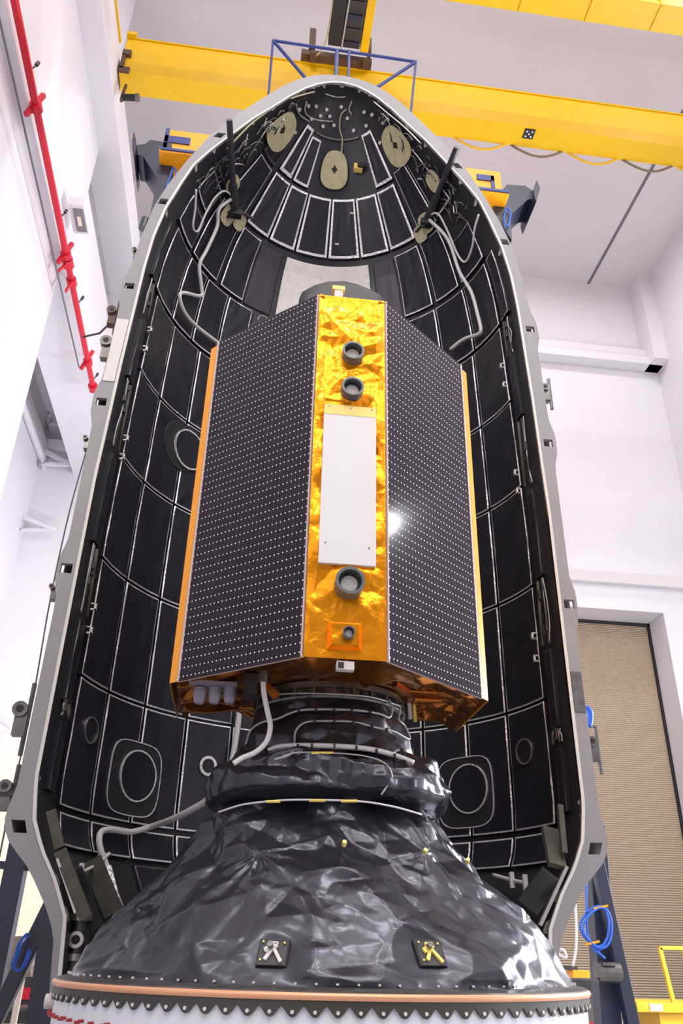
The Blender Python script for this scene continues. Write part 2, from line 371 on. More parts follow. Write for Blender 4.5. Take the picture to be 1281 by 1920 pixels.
# small dark camera under the left girder end
c = onY(240, 184, 4.7)
cc = thing('crane_camera', tuple(c), 'small black camera hanging under the left end of the yellow girder', 'camera')
mk('body', MB().cyl(c+[-.12, 0, .0], c+[.17, -.05, -.02], .07, 12), black_m, cc, smooth=True, angle=40)
mk('lens', MB().cyl(c+[.17, -.05, -.02], c+[.24, -.06, -.02], .085, 12), dmetal_m, cc)
b = MB(); b.beam(c+[-.12, 0, -.12], c+[-.12, 0, .1], .06, .06); b.beam(c+[-.12, 0, .1], c+[-.1, 0, .42], .05, .05)
mk('mount', b, brown_m, cc)

# ================================================================== FAIRING HALF
fair = thing('payload_fairing_half', (AX, 2.2, -.1), 'tall open rocket fairing half with grey rim and black padded inside', 'fairing')
zz = np.concatenate([np.linspace(-.1, 1.5, 14), np.linspace(1.7, 8.5, 22), np.linspace(8.7, 11.2, 22), np.linspace(11.25, 11.55, 12)])
th = np.linspace(0, 180, 73)
m = MB(); m.grid(np.array([[S(t, z, 0) for z in zz] for t in th]))
mk('inner_wall', m, shellin_m, fair, smooth=True)
zo = np.concatenate([np.linspace(-.1, 1.5, 14), np.linspace(1.7, 8.5, 22), np.linspace(8.7, 11.2, 22), np.linspace(11.25, 11.74, 14)])
m = MB(); m.grid(np.array([[(AX-rout(z)*math.cos(math.radians(t)), AY+.05+rout(z)*math.sin(math.radians(t)), z) for z in zo] for t in th]))
mk('outer_skin', m, shellout_m, fair, smooth=True)
# rim flange with square holes
HZ = [1.093, 3.447, 5.441, 7.142, 8.634, 10.05]
def rim_pts(side):
    rows = []; ts = sorted(set([round(x, 3) for x in np.arange(-.1, 11.76, .09)]+[h+d for h in HZ for d in (-.05, .05)]))
    out = []
    for z in ts:
        ro = rout(min(z, 11.744))
        for h in HZ: ro += (.048 if h < 8 else .006)*math.exp(-((z-h)/.24)**4)
        ri = rin(z)
        out.append((z, ri, ro))
    return out
def rim_grid():
    # parameter runs from left foot over the nose to right foot
    zs = [p for p in rim_pts(0)]
    zl = [(z, ri, ro) for z, ri, ro in zs if z < 11.05]
    top_o = [(r*math.cos(a), 11.05+0*r, a) for r, a in []]
    P = []; hole = []
    for z, ri, ro in zl:
        P.append(((AX-ri, z), (AX-ro, z)))
    # nose: sweep by angle between the two outlines
    n = 22
    xo = np.linspace(-rout(11.09), rout(11.09), 2)
    zsI = 11.05+.505*(1-(1-np.linspace(0, 1, 60))**2); zsO = 11.05+.695*(1-(1-np.linspace(0, 1, 60))**2)
    def outline(zarr, fn):
        L = [(-fn(z), z) for z in zarr]+[(fn(z), z) for z in zarr[::-1]]
        A = np.array(L); s = np.concatenate([[0], np.cumsum(np.hypot(*np.diff(A, axis=0).T))]); s /= s[-1]
        return A, s
    AI, sI = outline(zsI, rin); AO, sO = outline(zsO, rout)
    for t in np.linspace(0, 1, 33):
        P.append(((AX+np.interp(t, sI, AI[:, 0]), np.interp(t, sI, AI[:, 1])), (AX+np.interp(t, sO, AO[:, 0]), np.interp(t, sO, AO[:, 1]))))
    for z, ri, ro in zl[::-1]:
        P.append(((AX+ri, z), (AX+ro, z)))
    return P
RG = rim_grid(); m = MB(); ys = AY-.0
vs = []
for (ix, iz), (ox, oz) in RG:
    w = math.hypot(ox-ix, oz-iz); c_ = .58; hw = .055/max(w, .05) if w > .12 else .2
    for s_ in (0, c_-min(hw, .3), c_+min(hw, .3), 1): vs.append((ix+(ox-ix)*s_, ys, iz+(oz-iz)*s_))
fs = []
for i in range(len(RG)-1):
    za = (RG[i][0][1]+RG[i+1][0][1])/2; ishole = any(abs(za-h) < .045 for h in HZ) and abs(RG[i][0][1]-RG[i+1][0][1]) < .12
    for k in range(3):
        if k == 1 and ishole: continue
        fs.append((i*4+k, i*4+k+1, (i+1)*4+k+1, (i+1)*4+k))
m.add(vs, fs); rim = mk('rim_flange', m, flange_m, fair, solid=.05)
# pale lip along the inner edge of the rim
m = MB(); n = len(RG); prof = [(0, -.035), (.03, -.035), (.03, .10), (0, .10)]
lv = []
for i, ((ix, iz), (ox, oz)) in enumerate(RG):
    d = np.array([ox-ix, oz-iz]); d = d/np.linalg.norm(d)
    for a, yy in prof: lv.append((ix+d[0]*a, AY+yy, iz+d[1]*a))
m.add(lv, [(i*4+k, i*4+(k+1) % 4, (i+1)*4+(k+1) % 4, (i+1)*4+k) for i in range(n-1) for k in range(4)])
mk('rim_lip', m, lip_m, fair)
m = MB(); lv = []
for i, ((ix, iz), (ox, oz)) in enumerate(RG):
    d = np.array([ox-ix, oz-iz]); d = d/np.linalg.norm(d)
    for a, yy in ((.0, .10), (-.0, .30)): lv.append((ix+d[0]*(a+.005), AY+yy, iz+d[1]*(a+.005)))
m.add(lv, [(i*2, i*2+1, i*2+3, i*2+2) for i in range(n-1)]); mk('edge_strip', m, black_m, fair, solid=.01)
# rim patches: the white one paints in a bright reflection, the other is dark
for side, z0, z1, mt, lb in ((-1, 5.72, 6.62, lip_m, 'bright reflection painted as a white rim patch'), (-1, 2.85, 3.1, wall_m, None), (1, 2.32, 2.72, dmetal_m, 'dark rim section'), (1, 5.0, 5.9, kapton_m, None)):
    if mt is kapton_m or mt is wall_m: continue
    a = rin(z0)+.035; m = MB(); zs_ = np.linspace(z0, z1, 8)
    m.grid(np.array([[(AX+side*(rin(z)+.04), AY-.03, z), (AX+side*(rout(z)-.01), AY-.03, z)] for z in zs_]))
    mk('rim_patch', m, mt, fair, solid=.01, label=lb)

# blanket panels
def panel(t0, t1, z0, z1, mt=blanket_m, tape=tape_m, th_=.045, gap=.015, bw=.016, name='blanket_panel', label=None, off=0.):
    rm = rin((z0+z1)/2); g = math.degrees(gap/max(rm, .3)); t0 += g; t1 -= g; z0 += gap; z1 -= gap
    bt = math.degrees(bw/max(rm, .3)); nt = max(3, int((t1-t0)/3)+1); nz = max(3, int((z1-z0)/.2)+1)
    ts = [t0, t0+bt]+list(np.linspace(t0+bt, t1-bt, nt+1)[1:-1])+[t1-bt, t1]
    zs = [z0, z0+bw]+list(np.linspace(z0+bw, z1-bw, nz+1)[1:-1])+[z1-bw, z1]
    m = MB(); A = len(ts); B = len(zs); vs = []
    jit = [random.uniform(-.003, .003) for _ in range(A*B)]
    for i, t in enumerate(ts):
        for k, z in enumerate(zs):
            e = 0 if (i in (0, A-1) or k in (0, B-1)) else .006
            if 1 < i < A-2 and 1 < k < B-2: e = .012
            vs.append(S(t, z, off+th_+e+(jit[i*B+k] if mt is blanket_m else 0)))
    for i, t in enumerate(ts):
        for k, z in enumerate(zs): vs.append(S(t, z, off+.002))
    for i in range(A-1):
        for k in range(B-1):
            brd = (i in (0, A-2) or k in (0, B-2))
            m.f.append((i*B+k, (i+1)*B+k, (i+1)*B+k+1, i*B+k+1)); m.m.append(1 if (brd and tape) else 0)
    o = A*B
    for i in range(A-1):
        m.f.append((i*B, (i)*B+o, (i+1)*B+o, (i+1)*B)); m.m.append(0)
        m.f.append((i*B+B-1, (i+1)*B+B-1, (i+1)*B+B-1+o, i*B+B-1+o)); m.m.append(0)
    for k in range(B-1):
        m.f.append((k, k+1, k+1+o, k+o)); m.m.append(0); a = (A-1)*B
        m.f.append((a+k, a+k+o, a+k+1+o, a+k+1)); m.m.append(0)
    m.v = [tuple(map(float, v)) for v in vs]
    return mk(name, m, [mt, tape or mt], fair, smooth=False, label=label)
C1 = [12, 26.5, 41, 55.3, 69.5, 84, 98, 112, 126, 140, 154, 170]
rows = [1.34, 2.56, 3.83, 5.10, 6.33, 7.53]
for r_ in range(5):
    for c_ in range(11):
        if r_ in (2, 3) and c_ in (4, 5, 6): continue      # hidden behind the payload
        if r_ == 1 and c_ in (4, 5, 6): continue
        panel(C1[c_], C1[c_+1], rows[r_], rows[r_+1])
for c_ in (0, 1, 2, 3, 7, 8, 9, 10): panel(C1[c_], C1[c_+1], 1.0, 1.31)
for c_ in (2, 3, 7, 8): panel(C1[c_], C1[c_+1], .45, .97, tape=dmetal_m)
U1 = [10, 24.5, 36.5, 48.5, 60.5]
for c_ in range(4): panel(U1[c_], U1[c_+1], 7.56, 8.66)
for a, b_ in ((119, 126), (126, 140), (140, 155), (155, 170), (171, 177)): panel(a, b_, 7.56, 8.64)
for a, b_, z0, z1 in ((24, 41, 8.70, 9.70), (42.5, 55, 8.70, 9.68), (126, 140, 8.70, 9.66), (141, 154, 8.70, 9.66), (155, 171, 8.7, 9.35)): panel(a, b_, z0, z1)
panel(8, 23, 8.70, 9.2)
brt = tape_m
for a, b_ in ((42, 57.5), (57.5, 73), (73, 91), (91, 108.5), (108.5, 125), (125, 141)): panel(a, b_, 9.72, 10.49, bw=.03, off=.02)
panel(43, 57, 10.53, 11.18, bw=.035); panel(57, 72, 10.53, 11.12, bw=.025); panel(125, 142, 10.53, 11.18, bw=.03)
panel(24, 40, 9.76, 10.47); panel(23, 40, 10.5, 10.95, tape=dmetal_m); panel(143, 156, 9.72, 10.6); panel(156, 170, 9.75, 10.7)
panel(8, 22, 9.3, 9.7); panel(8, 22, 9.75, 10.3, tape=dmetal_m)
panel(55.5, 68.5, 8.70, 9.66, mt=sheen_m, tape=None, name='satin_panel', label='satin dark grey inner panel without tape', th_=.02)
panel(114, 125.5, 8.70, 9.66, mt=sheen_m, tape=None, name='satin_panel', label='satin dark grey inner panel without tape', th_=.02)
panel(61, 75, 7.6, 8.66, mt=sheen_m, tape=None, name='satin_panel', th_=.02)
panel(70, 112.5, 8.2, 9.66, mt=whitecloth_m, tape=None, name='white_blanket', label='off-white quilted blanket panel', th_=.03)
# rim-side strips and cavities with struts
CAV = []
for side in (0, 1):
    f = (lambda t: t) if side == 0 else (lambda t: 180-t)
    for z0, z1 in ((1.42, 2.05), (2.22, 3.05), (3.86, 4.95), (5.98, 6.85), (7.56, 8.55)):
        a, b_ = sorted((f(4.2), f(9.7 if side == 0 else 8.6))); panel(a, b_, z0, z1, tape=dmetal_m, bw=.014, name='rim_panel')
    for z0, z1 in ((3.08, 3.82), (5.0, 5.92), (6.9, 7.5), (2.07, 2.2)):
        for k, t in enumerate((4.5, 6.8)):
            mk('strut', MB().cyl(S(f(t), z0, .05+.03*k), S(f(t+.4), z1, .05), .012+.006*k, 8), [dmetal_m, olive_m][k], fair, smooth=True)
        for k in range(3):
            t = f(random.uniform(4, 8)); z = random.uniform(z0+.05, z1-.1); p = S(t, z, .06); mk('latch', MB().box((p[0]-.018, p[1]-.018, p[2]), (p[0]+.018, p[1]+.018, p[2]+random.uniform(.05, .12))), dark_m, fair)
        pts = [S(f(3.2+random.uniform(0, 1.5)), z, .05) for z in np.linspace(z0, z1, 5)]
        mk('harness', MB().tube(pts, .007, 6), wireg_m, fair, smooth=True)
    # small silver tabs breaking the tape line beside the cavities
    for z in (3.25, 3.0, 5.05, 5.3, 6.6, 6.9):
        t = f(11.3); p = S(t, z, .06); m = MB(); m.box((p[0]-.025, p[1]-.02, p[2]-.03), (p[0]+.035, p[1]+.02, p[2]-.018)); m.box((p[0]-.025, p[1]-.02, p[2]+.03), (p[0]+.035, p[1]+.02, p[2]+.042)); m.box((p[0]+.025*(1 if side == 0 else -1)-.008, p[1]-.02, p[2]-.03), (p[0]+.025*(1 if side == 0 else -1)+.008, p[1]+.02, p[2]+.04))
        mk('tape_tab', m, tape_m, fair)
# round access ports laid on the wall
def ring_on(t, z, r, w, mt, name='port_ring', off=.075, sq=None, par=None, n=48):
    m = MB(); rm = rin(z); vs = []
    for i in range(n):
        a = 2*PI*i/n; ca, sa = math.cos(a), math.sin(a)
        k = 1. if not sq else 1/((abs(ca)**sq+abs(sa)**sq)**(1/sq))
        for rr, o in ((r-w/2, off-.02), (r-w/2, off), (r+w/2, off), (r+w/2, off-.02)):
            vs.append(S(t+math.degrees(rr*k*ca/rm), z+rr*k*sa, o))
    m.add(vs, [(i*4+k, i*4+k+1, ((i+1) % n)*4+k+1, ((i+1) % n)*4+k) for i in range(n) for k in range(3)])
    return mk(name, m, mt, par or fair)
def disc_on(t, z, r, mt, name, off=.068, n=40, par=None, sq=None, label=None):
    m = MB(); rm = rin(z); vs = []
    for q in (1., .66, .33, .02):
        for i in range(n):
            a = 2*PI*i/n; ca, sa = math.cos(a), math.sin(a); k = 1. if not sq else 1/((abs(ca)**sq+abs(sa)**sq)**(1/sq))
            vs.append(S(t+math.degrees(r*q*k*ca/rm), z+r*q*k*sa, off))
    m.add(vs, [(j*n+i, j*n+(i+1) % n, (j+1)*n+(i+1) % n, (j+1)*n+i) for j in range(3) for i in range(n)])
    return mk(name, m, mt, par or fair, smooth=True, label=label)
for t, z in ((41, 1.82), (140, 1.84)):
    d = disc_on(t-1, z-.03, .365, black_m, 'access_port', sq=4, off=.064); ring_on(t-1, z-.03, .37, .010, tape_m, off=.07, sq=4, par=d); ring_on(t, z, .255, .016, tape_m, off=.085, par=d)
    disc_on(t, z, .245, blanket_m, 'port_cover', off=.08, par=d)
for t, z in ((43, 5.93), (137.5, 5.93)):
    d = disc_on(t-3, z, .33, black_m, 'access_port', off=.064); ring_on(t-3, z, .335, .01, dmetal_m, off=.068, par=d); ring_on(t, z, .27, .022, tape_m, off=.09, par=d); disc_on(t, z, .255, blanket_m, 'port_cover', off=.085, par=d)
d = disc_on(63, 2.06, .075, black_m, 'vent_port', off=.07); ring_on(63, 2.06, .095, .032, tape_m, par=d, off=.085)
for t in (21, 160): d = disc_on(t, 2.11, .12, blanket_m, 'vent_port', off=.062); ring_on(t, 2.11, .125, .014, silver_m, off=.072, par=d)
# pale foam pads near the nose
for t, z, r in ((22, 10.80, .24), (91, 10.80, .22), (160, 10.77, .24)):
    d = disc_on(t, z, r, beige_m, 'foam_pad', off=.08, sq=2.6, label='pale yellow foam pad with dark hole'); disc_on(t, z, r*.25, black_m, 'pad_hole', off=.088, par=d, sq=.8)
# nose fasteners and harness
fp = [(577, 198), (592, 199), (600, 217), (618, 218), (626, 235), (652, 222), (664, 245), (684, 210), (688, 236), (699, 215), (583, 223), (605, 237), (552, 248), (714, 268), (640, 200), (560, 205), (720, 230), (612, 205)]
for x, y in fp:
    p = onS(x, y, .03); n_ = Vector((AX-p[0], AY-p[1], -.6)).normalized(); p = Vector(p); mk('fastener', MB().cyl(p, p+n_*.03, .026, 10), pearl_m, fair, label='small round white fastener')
for k, pts in enumerate((((575, 190), (572, 210), (585, 222), (600, 226), (625, 228)), ((650, 205), (640, 215), (637, 240), (642, 262), (640, 290)), ((610, 176), (630, 182), (648, 182)), ((660, 190), (655, 205), (660, 215)), ((545, 185), (560, 180), (590, 172)), ((700, 190), (730, 215), (760, 240), (790, 270)), ((555, 195), (562, 215), (580, 228)), ((530, 190), (480, 225), (455, 248), (425, 280)), ((735, 240), (722, 255), (735, 275)))):
    mk('harness', MB().tube([onS(x, y, .05) for x, y in pts], .012, 6), [wireg_m, beige_m, silver_m][k % 3], fair, smooth=True)
ci = [(S(t, 11.17, .02)) for t in np.linspace(60, 122, 14)]; mk('nose_band', MB().tube(ci, .02, 6), dmetal_m, fair, smooth=True)
# small hardware along the nose rim
for side in (0, 1):
    for k in range(58):
        z = random.uniform(9.3, 11.2); t = random.uniform(5, 19); t = t if side == 0 else 180-t
        p = np.array(S(t, z, random.uniform(.03, .10))); q = np.array(S(t+random.uniform(-5, 5), z+random.uniform(-.22, .22), random.uniform(.04, .12)))
        mk('clip', MB().tube([p, (p+q)/2+np.array([0, -.03, .02]), q], random.choice((.006, .009, .013)), 6), random.choice((silver_m, dmetal_m, dmetal_m, dark_m, olive_m)), fair, smooth=True)
p = onS(672, 316, .06); hk = mk('sensor_hood', MB().box(p-[.07, .05, .06], p+[.06, .03, .06]), kapton_m, fair, label='small gold bracket with black opening'); mk('opening', MB().box(p+[-.02, -.08, -.04], p+[.09, -.05, .05]), black_m, hk)
for x, y in ((660, 400), (632, 458)):
    p = onS(x, y, .10); mk('tag', MB().box(p-[.03, .01, .012], p+[.03, .01, .012]), lip_m, fair, label='small white tag')
# black pusher rods with pale foam bases
for (bx, by), (tx, ty), sgn in (((440, 392), (430, 224), -1), ((802, 410), (857, 276), 1)):
    B_ = onS(bx, by, .10); T_ = onY(tx, ty, .55)
    ro = mk('pusher_rod', MB().cyl(B_, T_, .043, 14), mat('slate_rod_%d' % sgn, (.035, .035, .045), .4), fair, smooth=True, angle=40, label='long black rod standing out of the inner wall')
    m = MB(); m.cyl(B_+(T_-B_)*.0, B_+(T_-B_)*.3, .062, 12); mk('sleeve', m, dark_m, ro)
    for dx, dy, rr in ((-14, 12, .13), (-5, -45, .12), (8, 25, .11)) if sgn < 0 else ((12, -70, .13), (-2, 10, .13), (-12, 30, .11)):
        p = onS(bx+dx, by+dy, .07); t = math.degrees(math.atan2(p[1]-AY, -(p[0]-AX))); disc_on(t, p[2], rr, beige_m, 'foam_base', off=.085, sq=3)
    m = MB(); p = onS(bx, by+8, .12); m.box(p-[.10, .05, .06], p+[.10, .05, .05]); m.beam(p-[.1, 0, .1], p+[.14, -.05, .12], .03, .05); mk('rod_bracket', m, black_m, fair)
    q = onS(bx+(35 if sgn < 0 else -22), by+(18 if sgn < 0 else 25), .10); mk('rod_bracket', MB().beam(q, B_, .03, .03), dmetal_m, fair)
# white cables lying on the inner wall
cab = [((368, 355), (366, 392), (362, 425), (371, 433), (385, 402), (402, 372), (420, 358), (434, 366)),
       ((436, 372), (411, 392), (407, 425), (388, 468), (374, 498), (378, 540), (376, 555), (345, 549), (337, 556), (346, 585), (370, 613), (412, 645)),
       ((800, 408), (820, 400), (838, 430), (860, 480), (874, 490), (886, 462), (890, 430), (898, 402)),
       ((805, 412), (832, 438), (846, 462), (862, 510), (884, 548), (896, 590), (902, 618), (896, 627), (870, 636), (845, 655))]
for k, pts in enumerate(cab):
    mk('cable', MB().tube([onS(x, y, .13) for x, y in pts], .015 if k % 2 == 0 else .026, 8), wirew_m, fair, smooth=True, label='white sleeved cable')
hose = [onS(x, y, .12) for x, y in ((226, 1702), (213, 1665), (200, 1625), (187, 1585), (190, 1560), (212, 1556), (246, 1560), (286, 1549))]
hose += [onY(330, 1533, 1.7), onY(378, 1508, .8), onY(400, 1492, .35)]
mk('cable', MB().tube(hose, .030, 10), wirew_m, fair, smooth=True, label='thick white hose running to the black wrapped adapter')
mk('conduit', MB().tube([onS(*p, .12) for p in ((451, 1310), (445, 1370), (433, 1438))], .035, 8), wirew_m, fair, smooth=True)
for pts in (((127, 1628), (152, 1635), (186, 1618), (205, 1600)), ((925, 1640), (960, 1650), (985, 1655))):
    mk('cable', MB().tube([onS(x, y, .14) for x, y in pts], .016, 8), wirew_m, fair, smooth=True)
    for x, y in pts[1:3] if pts[0][0] < 500 else pts[1:]:
        p = Vector(onS(x, y, .15)); mk('clamp', MB().box(p-Vector((.02, .02, .07)), p+Vector((.02, .02, .07))), wirew_m, fair)
# foot of the fairing: olive foam posts and a latch cylinder, both sides
def quadpost(a, b_, wpx, mt, name, off=.16, th_=.05):
    p = onS(*a, off); q = onS(*b_, off); mk(name, MB().beam(p, q, wpx, th_, up=(0, 1, .0)), mt, fair)
for a, b_, w_, mt in (((113, 1595), (162, 1722), .10, olive_m), ((140, 1630), (180, 1740), .12, dark_m), ((172, 1612), (214, 1712), .17, olive_m), ((205, 1625), (222, 1690), .04, tape_m), ((108, 1610), (142, 1712), .02, silver_m), ((96, 1520), (112, 1590), .08, olive_m)):
    quadpost(a, b_, w_, mt, 'foam_post')
for a, b_, w_, mt in (((1032, 1555), (1045, 1625), .16, olive_m), ((1062, 1625), (1012, 1735), .03, silver_m), ((1035, 1640), (990, 1700), .2, dark_m), ((995, 1668), (992, 1690), .06, beige_m), ((1050, 1510), (1058, 1600), .05, olive_m)):
    quadpost(a, b_, w_, mt, 'foam_post')
p = np.array(onY(143, 1762, 1.05))
lt = mk('latch_cylinder', MB().cyl(p+[0, .1, -.3], p+[0, .1, .25], .085, 16), dmetal_m, fair, smooth=True, angle=40)
m = MB(); m.cyl(p+[0, -.03, 0], p+[0, .1, 0], .062, 18); m.cyl(p+[0, .08, .14], p+[0, .08, .19], .10, 16); m.cyl(p+[0, .08, -.15], p+[0, .08, -.10], .10, 16); mk('collar', m, silver_m, lt, smooth=True, angle=40)
mk('bore', MB().cyl(p+[0, -.034, 0], p+[0, -.03, 0], .035, 14), black_m, lt)
# outside fittings on the rim
def clampo(x, y, s=1., lab=None, mt=dmetal_m):
    p = np.array(onY(x, y, 1.0)); m = MB(); m.cyl(p+[-.02, -.06, .05], p+[-.02, .08, .05], .07*s, 14); m.box(p-[.06*s, .03, .18*s], p+[.05*s, .06, .05]); m.cyl(p+[.05, 0, -.35*s], p+[.05, 0, .3*s], .022, 8)
    o = mk('rim_clamp', m, mt, fair, smooth=True, angle=35); mk('eyelet', MB().cyl(p+[-.02, -.065, .05], p+[-.02, -.061, .05], .035*s, 12), black_m, o)
clampo(42, 1342, 1.); clampo(202, 650, 1.); clampo(212, 592, .8, mt=brown_m); clampo(14, 1487, .8); clampo(1024, 736, .7); clampo(1112, 1402, .7); clampo(163, 832, .4); clampo(101, 1112, .4); clampo(255, 478, .4)
m = MB(); p = np.array(onY(212, 600, 1.)); m.tube([p, p+[-.12, 0, -.22], p+[-.3, 0, -.3]], .012, 6, smooth=False); mk('lever', m, dark_m, fair)
m = MB(); p = np.array(onY(14, 1487, 1.)); m.box(p+[-.18, -.05, -.03], p+[.1, .05, .02]); m.beam(p+[-.1, 0, -.03], p+[-.2, 0, -.18], .02, .02); mk('lever', m, dark_m, fair)
mk('blue_tie', MB().tube([onY(x, y, 1.) for x, y in ((1098, 1325), (1106, 1335), (1107, 1350), (1104, 1362))], .03, 8), bluecable_m, fair, smooth=True)
# rope hanging outside the left rim
mk('tether', MB().tube([onY(x, y, 1.15) for x, y in ((165, 835), (130, 960), (95, 1120), (60, 1320), (25, 1480), (-8, 1640))], .008, 5), dmetal_m, fair)

# ================================================================== STAND BEHIND
YS = 3.75
st = thing('fairing_stand', (.1, YS, FZ), 'dark navy steel stand holding the fairing from behind, with orange crossbeam and blue guard frame', 'stand')
XL, XR = -3.0, 3.6
def q(x, y, Y=YS): return onY(x, y, Y)
def ext(a, b_, k=1.0):      # carry on the line a->b down to the floor
    a = np.array(a); b_ = np.array(b_); t = (FZ-a[2])/(b_[2]-a[2]); return a+(b_-a)*t
# lower legs
a = q(44, 1560); b_ = q(-4, 1800); mk('leg', MB().beam(a+[0, 0, .2], ext(a, b_), .22, .22), navy_m, st, bev=.01)
a = q(100, 1690, 3.0); b_ = q(12, 1870, 3.0); mk('brace', MB().beam(a+(a-b_)*.4, ext(a, b_), .15, .15), navy_m, st, bev=.01)
a = q(103, 1700, 2.9); b_ = q(75, 1900, 2.9); mk('leg', MB().beam(a+[.0, 0, .8], ext(a, b_), .23, .23), navy_m, st, bev=.01)
a = q(10, 1622); mk('tie_beam', MB().beam(a+[-.1, 0, 0], q(60, 1626), .06, .08), navy_m, st)
a = q(1118, 1600, 3.0); b_ = q(1140, 1900, 3.0); mk('leg', MB().beam(a+[0, 0, .3], ext(a, b_), .22, .22), navy_m, st, bev=.01)
a = q(1118, 1610, 2.8); b_ = q(1184, 1915, 2.8); mk('brace', MB().beam(a, ext(a, b_), .13, .13), navy_m, st, bev=.01)
m = MB(); c = q(1140, 1815, 2.75); m.cyl(c+[-.13, 0, -.04], c+[.12, 0, -.04], .1, 14); m.box(c+[-.16, -.05, -.12], c+[.1, .05, -.09]); m.box(c+[-.09, -.1, .02], c+[.05, .0, .05]); mk('jack_head', m, [dmetal_m], st)
for sg, X in ((-1, -2.62), (1, 2.95)):     # tall uprights hidden behind the shell
    mk('upright', MB().beam((X*.93, YS, 1.2), (X*.86, 2.6, 10.9), .24, .24), navy_m, st, bev=.01)
# side arms with end flanges
YA = 2.3
def A(x, y): p = onY(x, y, YA); return (p[0], p[2])
pl = [A(256, 272), A(258, 290), A(268, 292), A(296, 335), A(292, 350), A(268, 470), A(285, 470), A(312, 372), A(325, 345), A(322, 268), A(282, 262), A(272, 270)]
mk('arm', MB().prism(pl, YA, YA+.5), navy_m, st, label='left dark blue arm with end flange')
m = MB(); c = onY(253, 281, YA); m.prism([A(252, 256), A(249, 275), A(249, 288), A(252, 303), A(256, 290), A(256, 272)], YA-.1, YA+.6); mk('end_flange', m, navy_m, st)
pl = [A(928, 372), A(951, 346), A(985, 348), A(998, 357), A(1000, 372), A(990, 374), A(958, 403), A(960, 450), A(925, 400), A(926, 385)]
mk('arm', MB().prism(pl, YA, YA+.5), navy_m, st, label='right dark blue arm with end flange')
mk('end_flange', MB().prism([A(1003, 346), A(1009, 362), A(1002, 388), A(998, 374), A(998, 358)], YA-.1, YA+.6), navy_m, st)
a = onY(283, 390, YA); mk('strut_collar', MB().cyl(a+[-.08, .1, -.35], a+[-.06, .1, -.15], .07, 12), navy_m, st)
# orange crossbeam
z0, z1 = 11.15, 11.98
ob = MB(); ob.box((-2.68, YA+.02, z0), (2.93, YA+.75, z1)); ob.box((-2.68, YA-.25, z0-.06), (2.93, YA+.75, z0))
cbm = mk('crossbeam', ob, orange_m, st, bev=.01)
m = MB(); m.box((-2.66, YA-.27, z0-.03), (2.93, YA-.25, z0+.02)); m.box((-2.69, YA-.0, z0+.5), (-2.28, YA+.02, z0+.66)); m.box((-2.69, YA, z0+.05), (-2.63, YA+.02, z1)); m.box((2.50, YA, z0+.55), (2.80, YA+.02, z0+.68)); m.box((2.74, YA, z0+.05), (2.80, YA+.02, z0+.68)); mk('blue_edge', m, blue_m, cbm)
for pts in (((325, 315), (318, 335), (312, 355), (322, 350), (330, 325)), ((950, 392), (945, 410), (952, 425), (958, 400), (952, 390))):
    mk('cable_bundle', MB().tube([onY(x, y, YA-.05) for x, y in pts], .014, 6, closed=True), bluecable_m, st, smooth=True)
# blue guard frame above the nose
YB = 2.45
gf = MB(); T0 = onY(512, 76, YB); T1 = onY(780, 116, YB)
gf.tube([T0, T1], .028, 8, smooth=False); gf.tube([T0, onY(503, 205, YB)*[1, 1, 0]+[0, 0, 11.9]], .022, 8, smooth=False); gf.tube([T1, (onY(765, 205, YB)[0]-.08, YB, 11.9)], .022, 8, smooth=False)
gf.tube([T0, onY(590, 166, YB)], .03, 8, smooth=False); gf.tube([T1, onY(690, 175, YB)], .03, 8, smooth=False)
for x in (632, 655):
    a = onY(x, 95, YB); gf.tube([a, (a[0], YB, 11.9)], .038 if x < 640 else .026, 8, smooth=False)
mk('guard_frame', gf, blue_m, st, smooth=True, angle=40, label='blue tube guard frame above the fairing nose')
# cable coil on right leg
cl = thing('hose_coil', tuple(onY(1118, 1740, 2.6)), 'blue hose coil with orange ties hanging on the right stand leg', 'hose')
cpt = [onY(1115+27*math.cos(a), 1737+36*math.sin(a)+6*math.sin(2*a), 2.6) for a in np.linspace(0, 2*PI, 15)[:-1]]
m = MB(); m.tube(cpt, .012, 6, closed=True); m.tube([p+np.array([.02, -.03, -.015]) for p in cpt], .012, 6, closed=True)
m.tube([onY(x, y, 2.6) for x, y in ((1100, 1655), (1100, 1700), (1102, 1750), (1115, 1778), (1135, 1797))], .012, 6); m.tube([onY(x, y, 2.6) for x, y in ((1138, 1760), (1130, 1775), (1118, 1785), (1112, 1775))], .012, 6)
mk('hose', m, bluecable_m, cl, smooth=True)
for (x, y) in ((1128, 1702), (1112, 1769)): mk('tie', MB().beam(onY(x-14, y+2, 2.57), onY(x+12, y-4, 2.57), .02, .02), orange_m, cl)
wc = MB(); wc.tube([onY(x, y, 2.4) for x, y in ((1079, 1695), (1081, 1740), (1080, 1780), (1074, 1812))], .014, 6); wc.tube([onY(x, y, 2.2) for x, y in ((1047, 1770), (1046, 1785), (1052, 1792), (1062, 1795), (1058, 1782), (1050, 1780))], .014, 6)
tag(mk('loose_cable', wc, wirew_m, smooth=True), 'white cable hanging just right of the fairing foot', 'cable')
cb_ = MB()
for k in range(4): cb_.tube([onY(x+k*2, y+random.uniform(-3, 3), 2.75) for x, y in ((50, 1752), (36, 1768), (28, 1790), (22, 1812), (34, 1820), (46, 1800), (52, 1780))], .006, 6)
tag(mk('cable_bundle', cb_, bluecable_m, smooth=True), 'blue cables gathered on the left stand brace', 'cable')

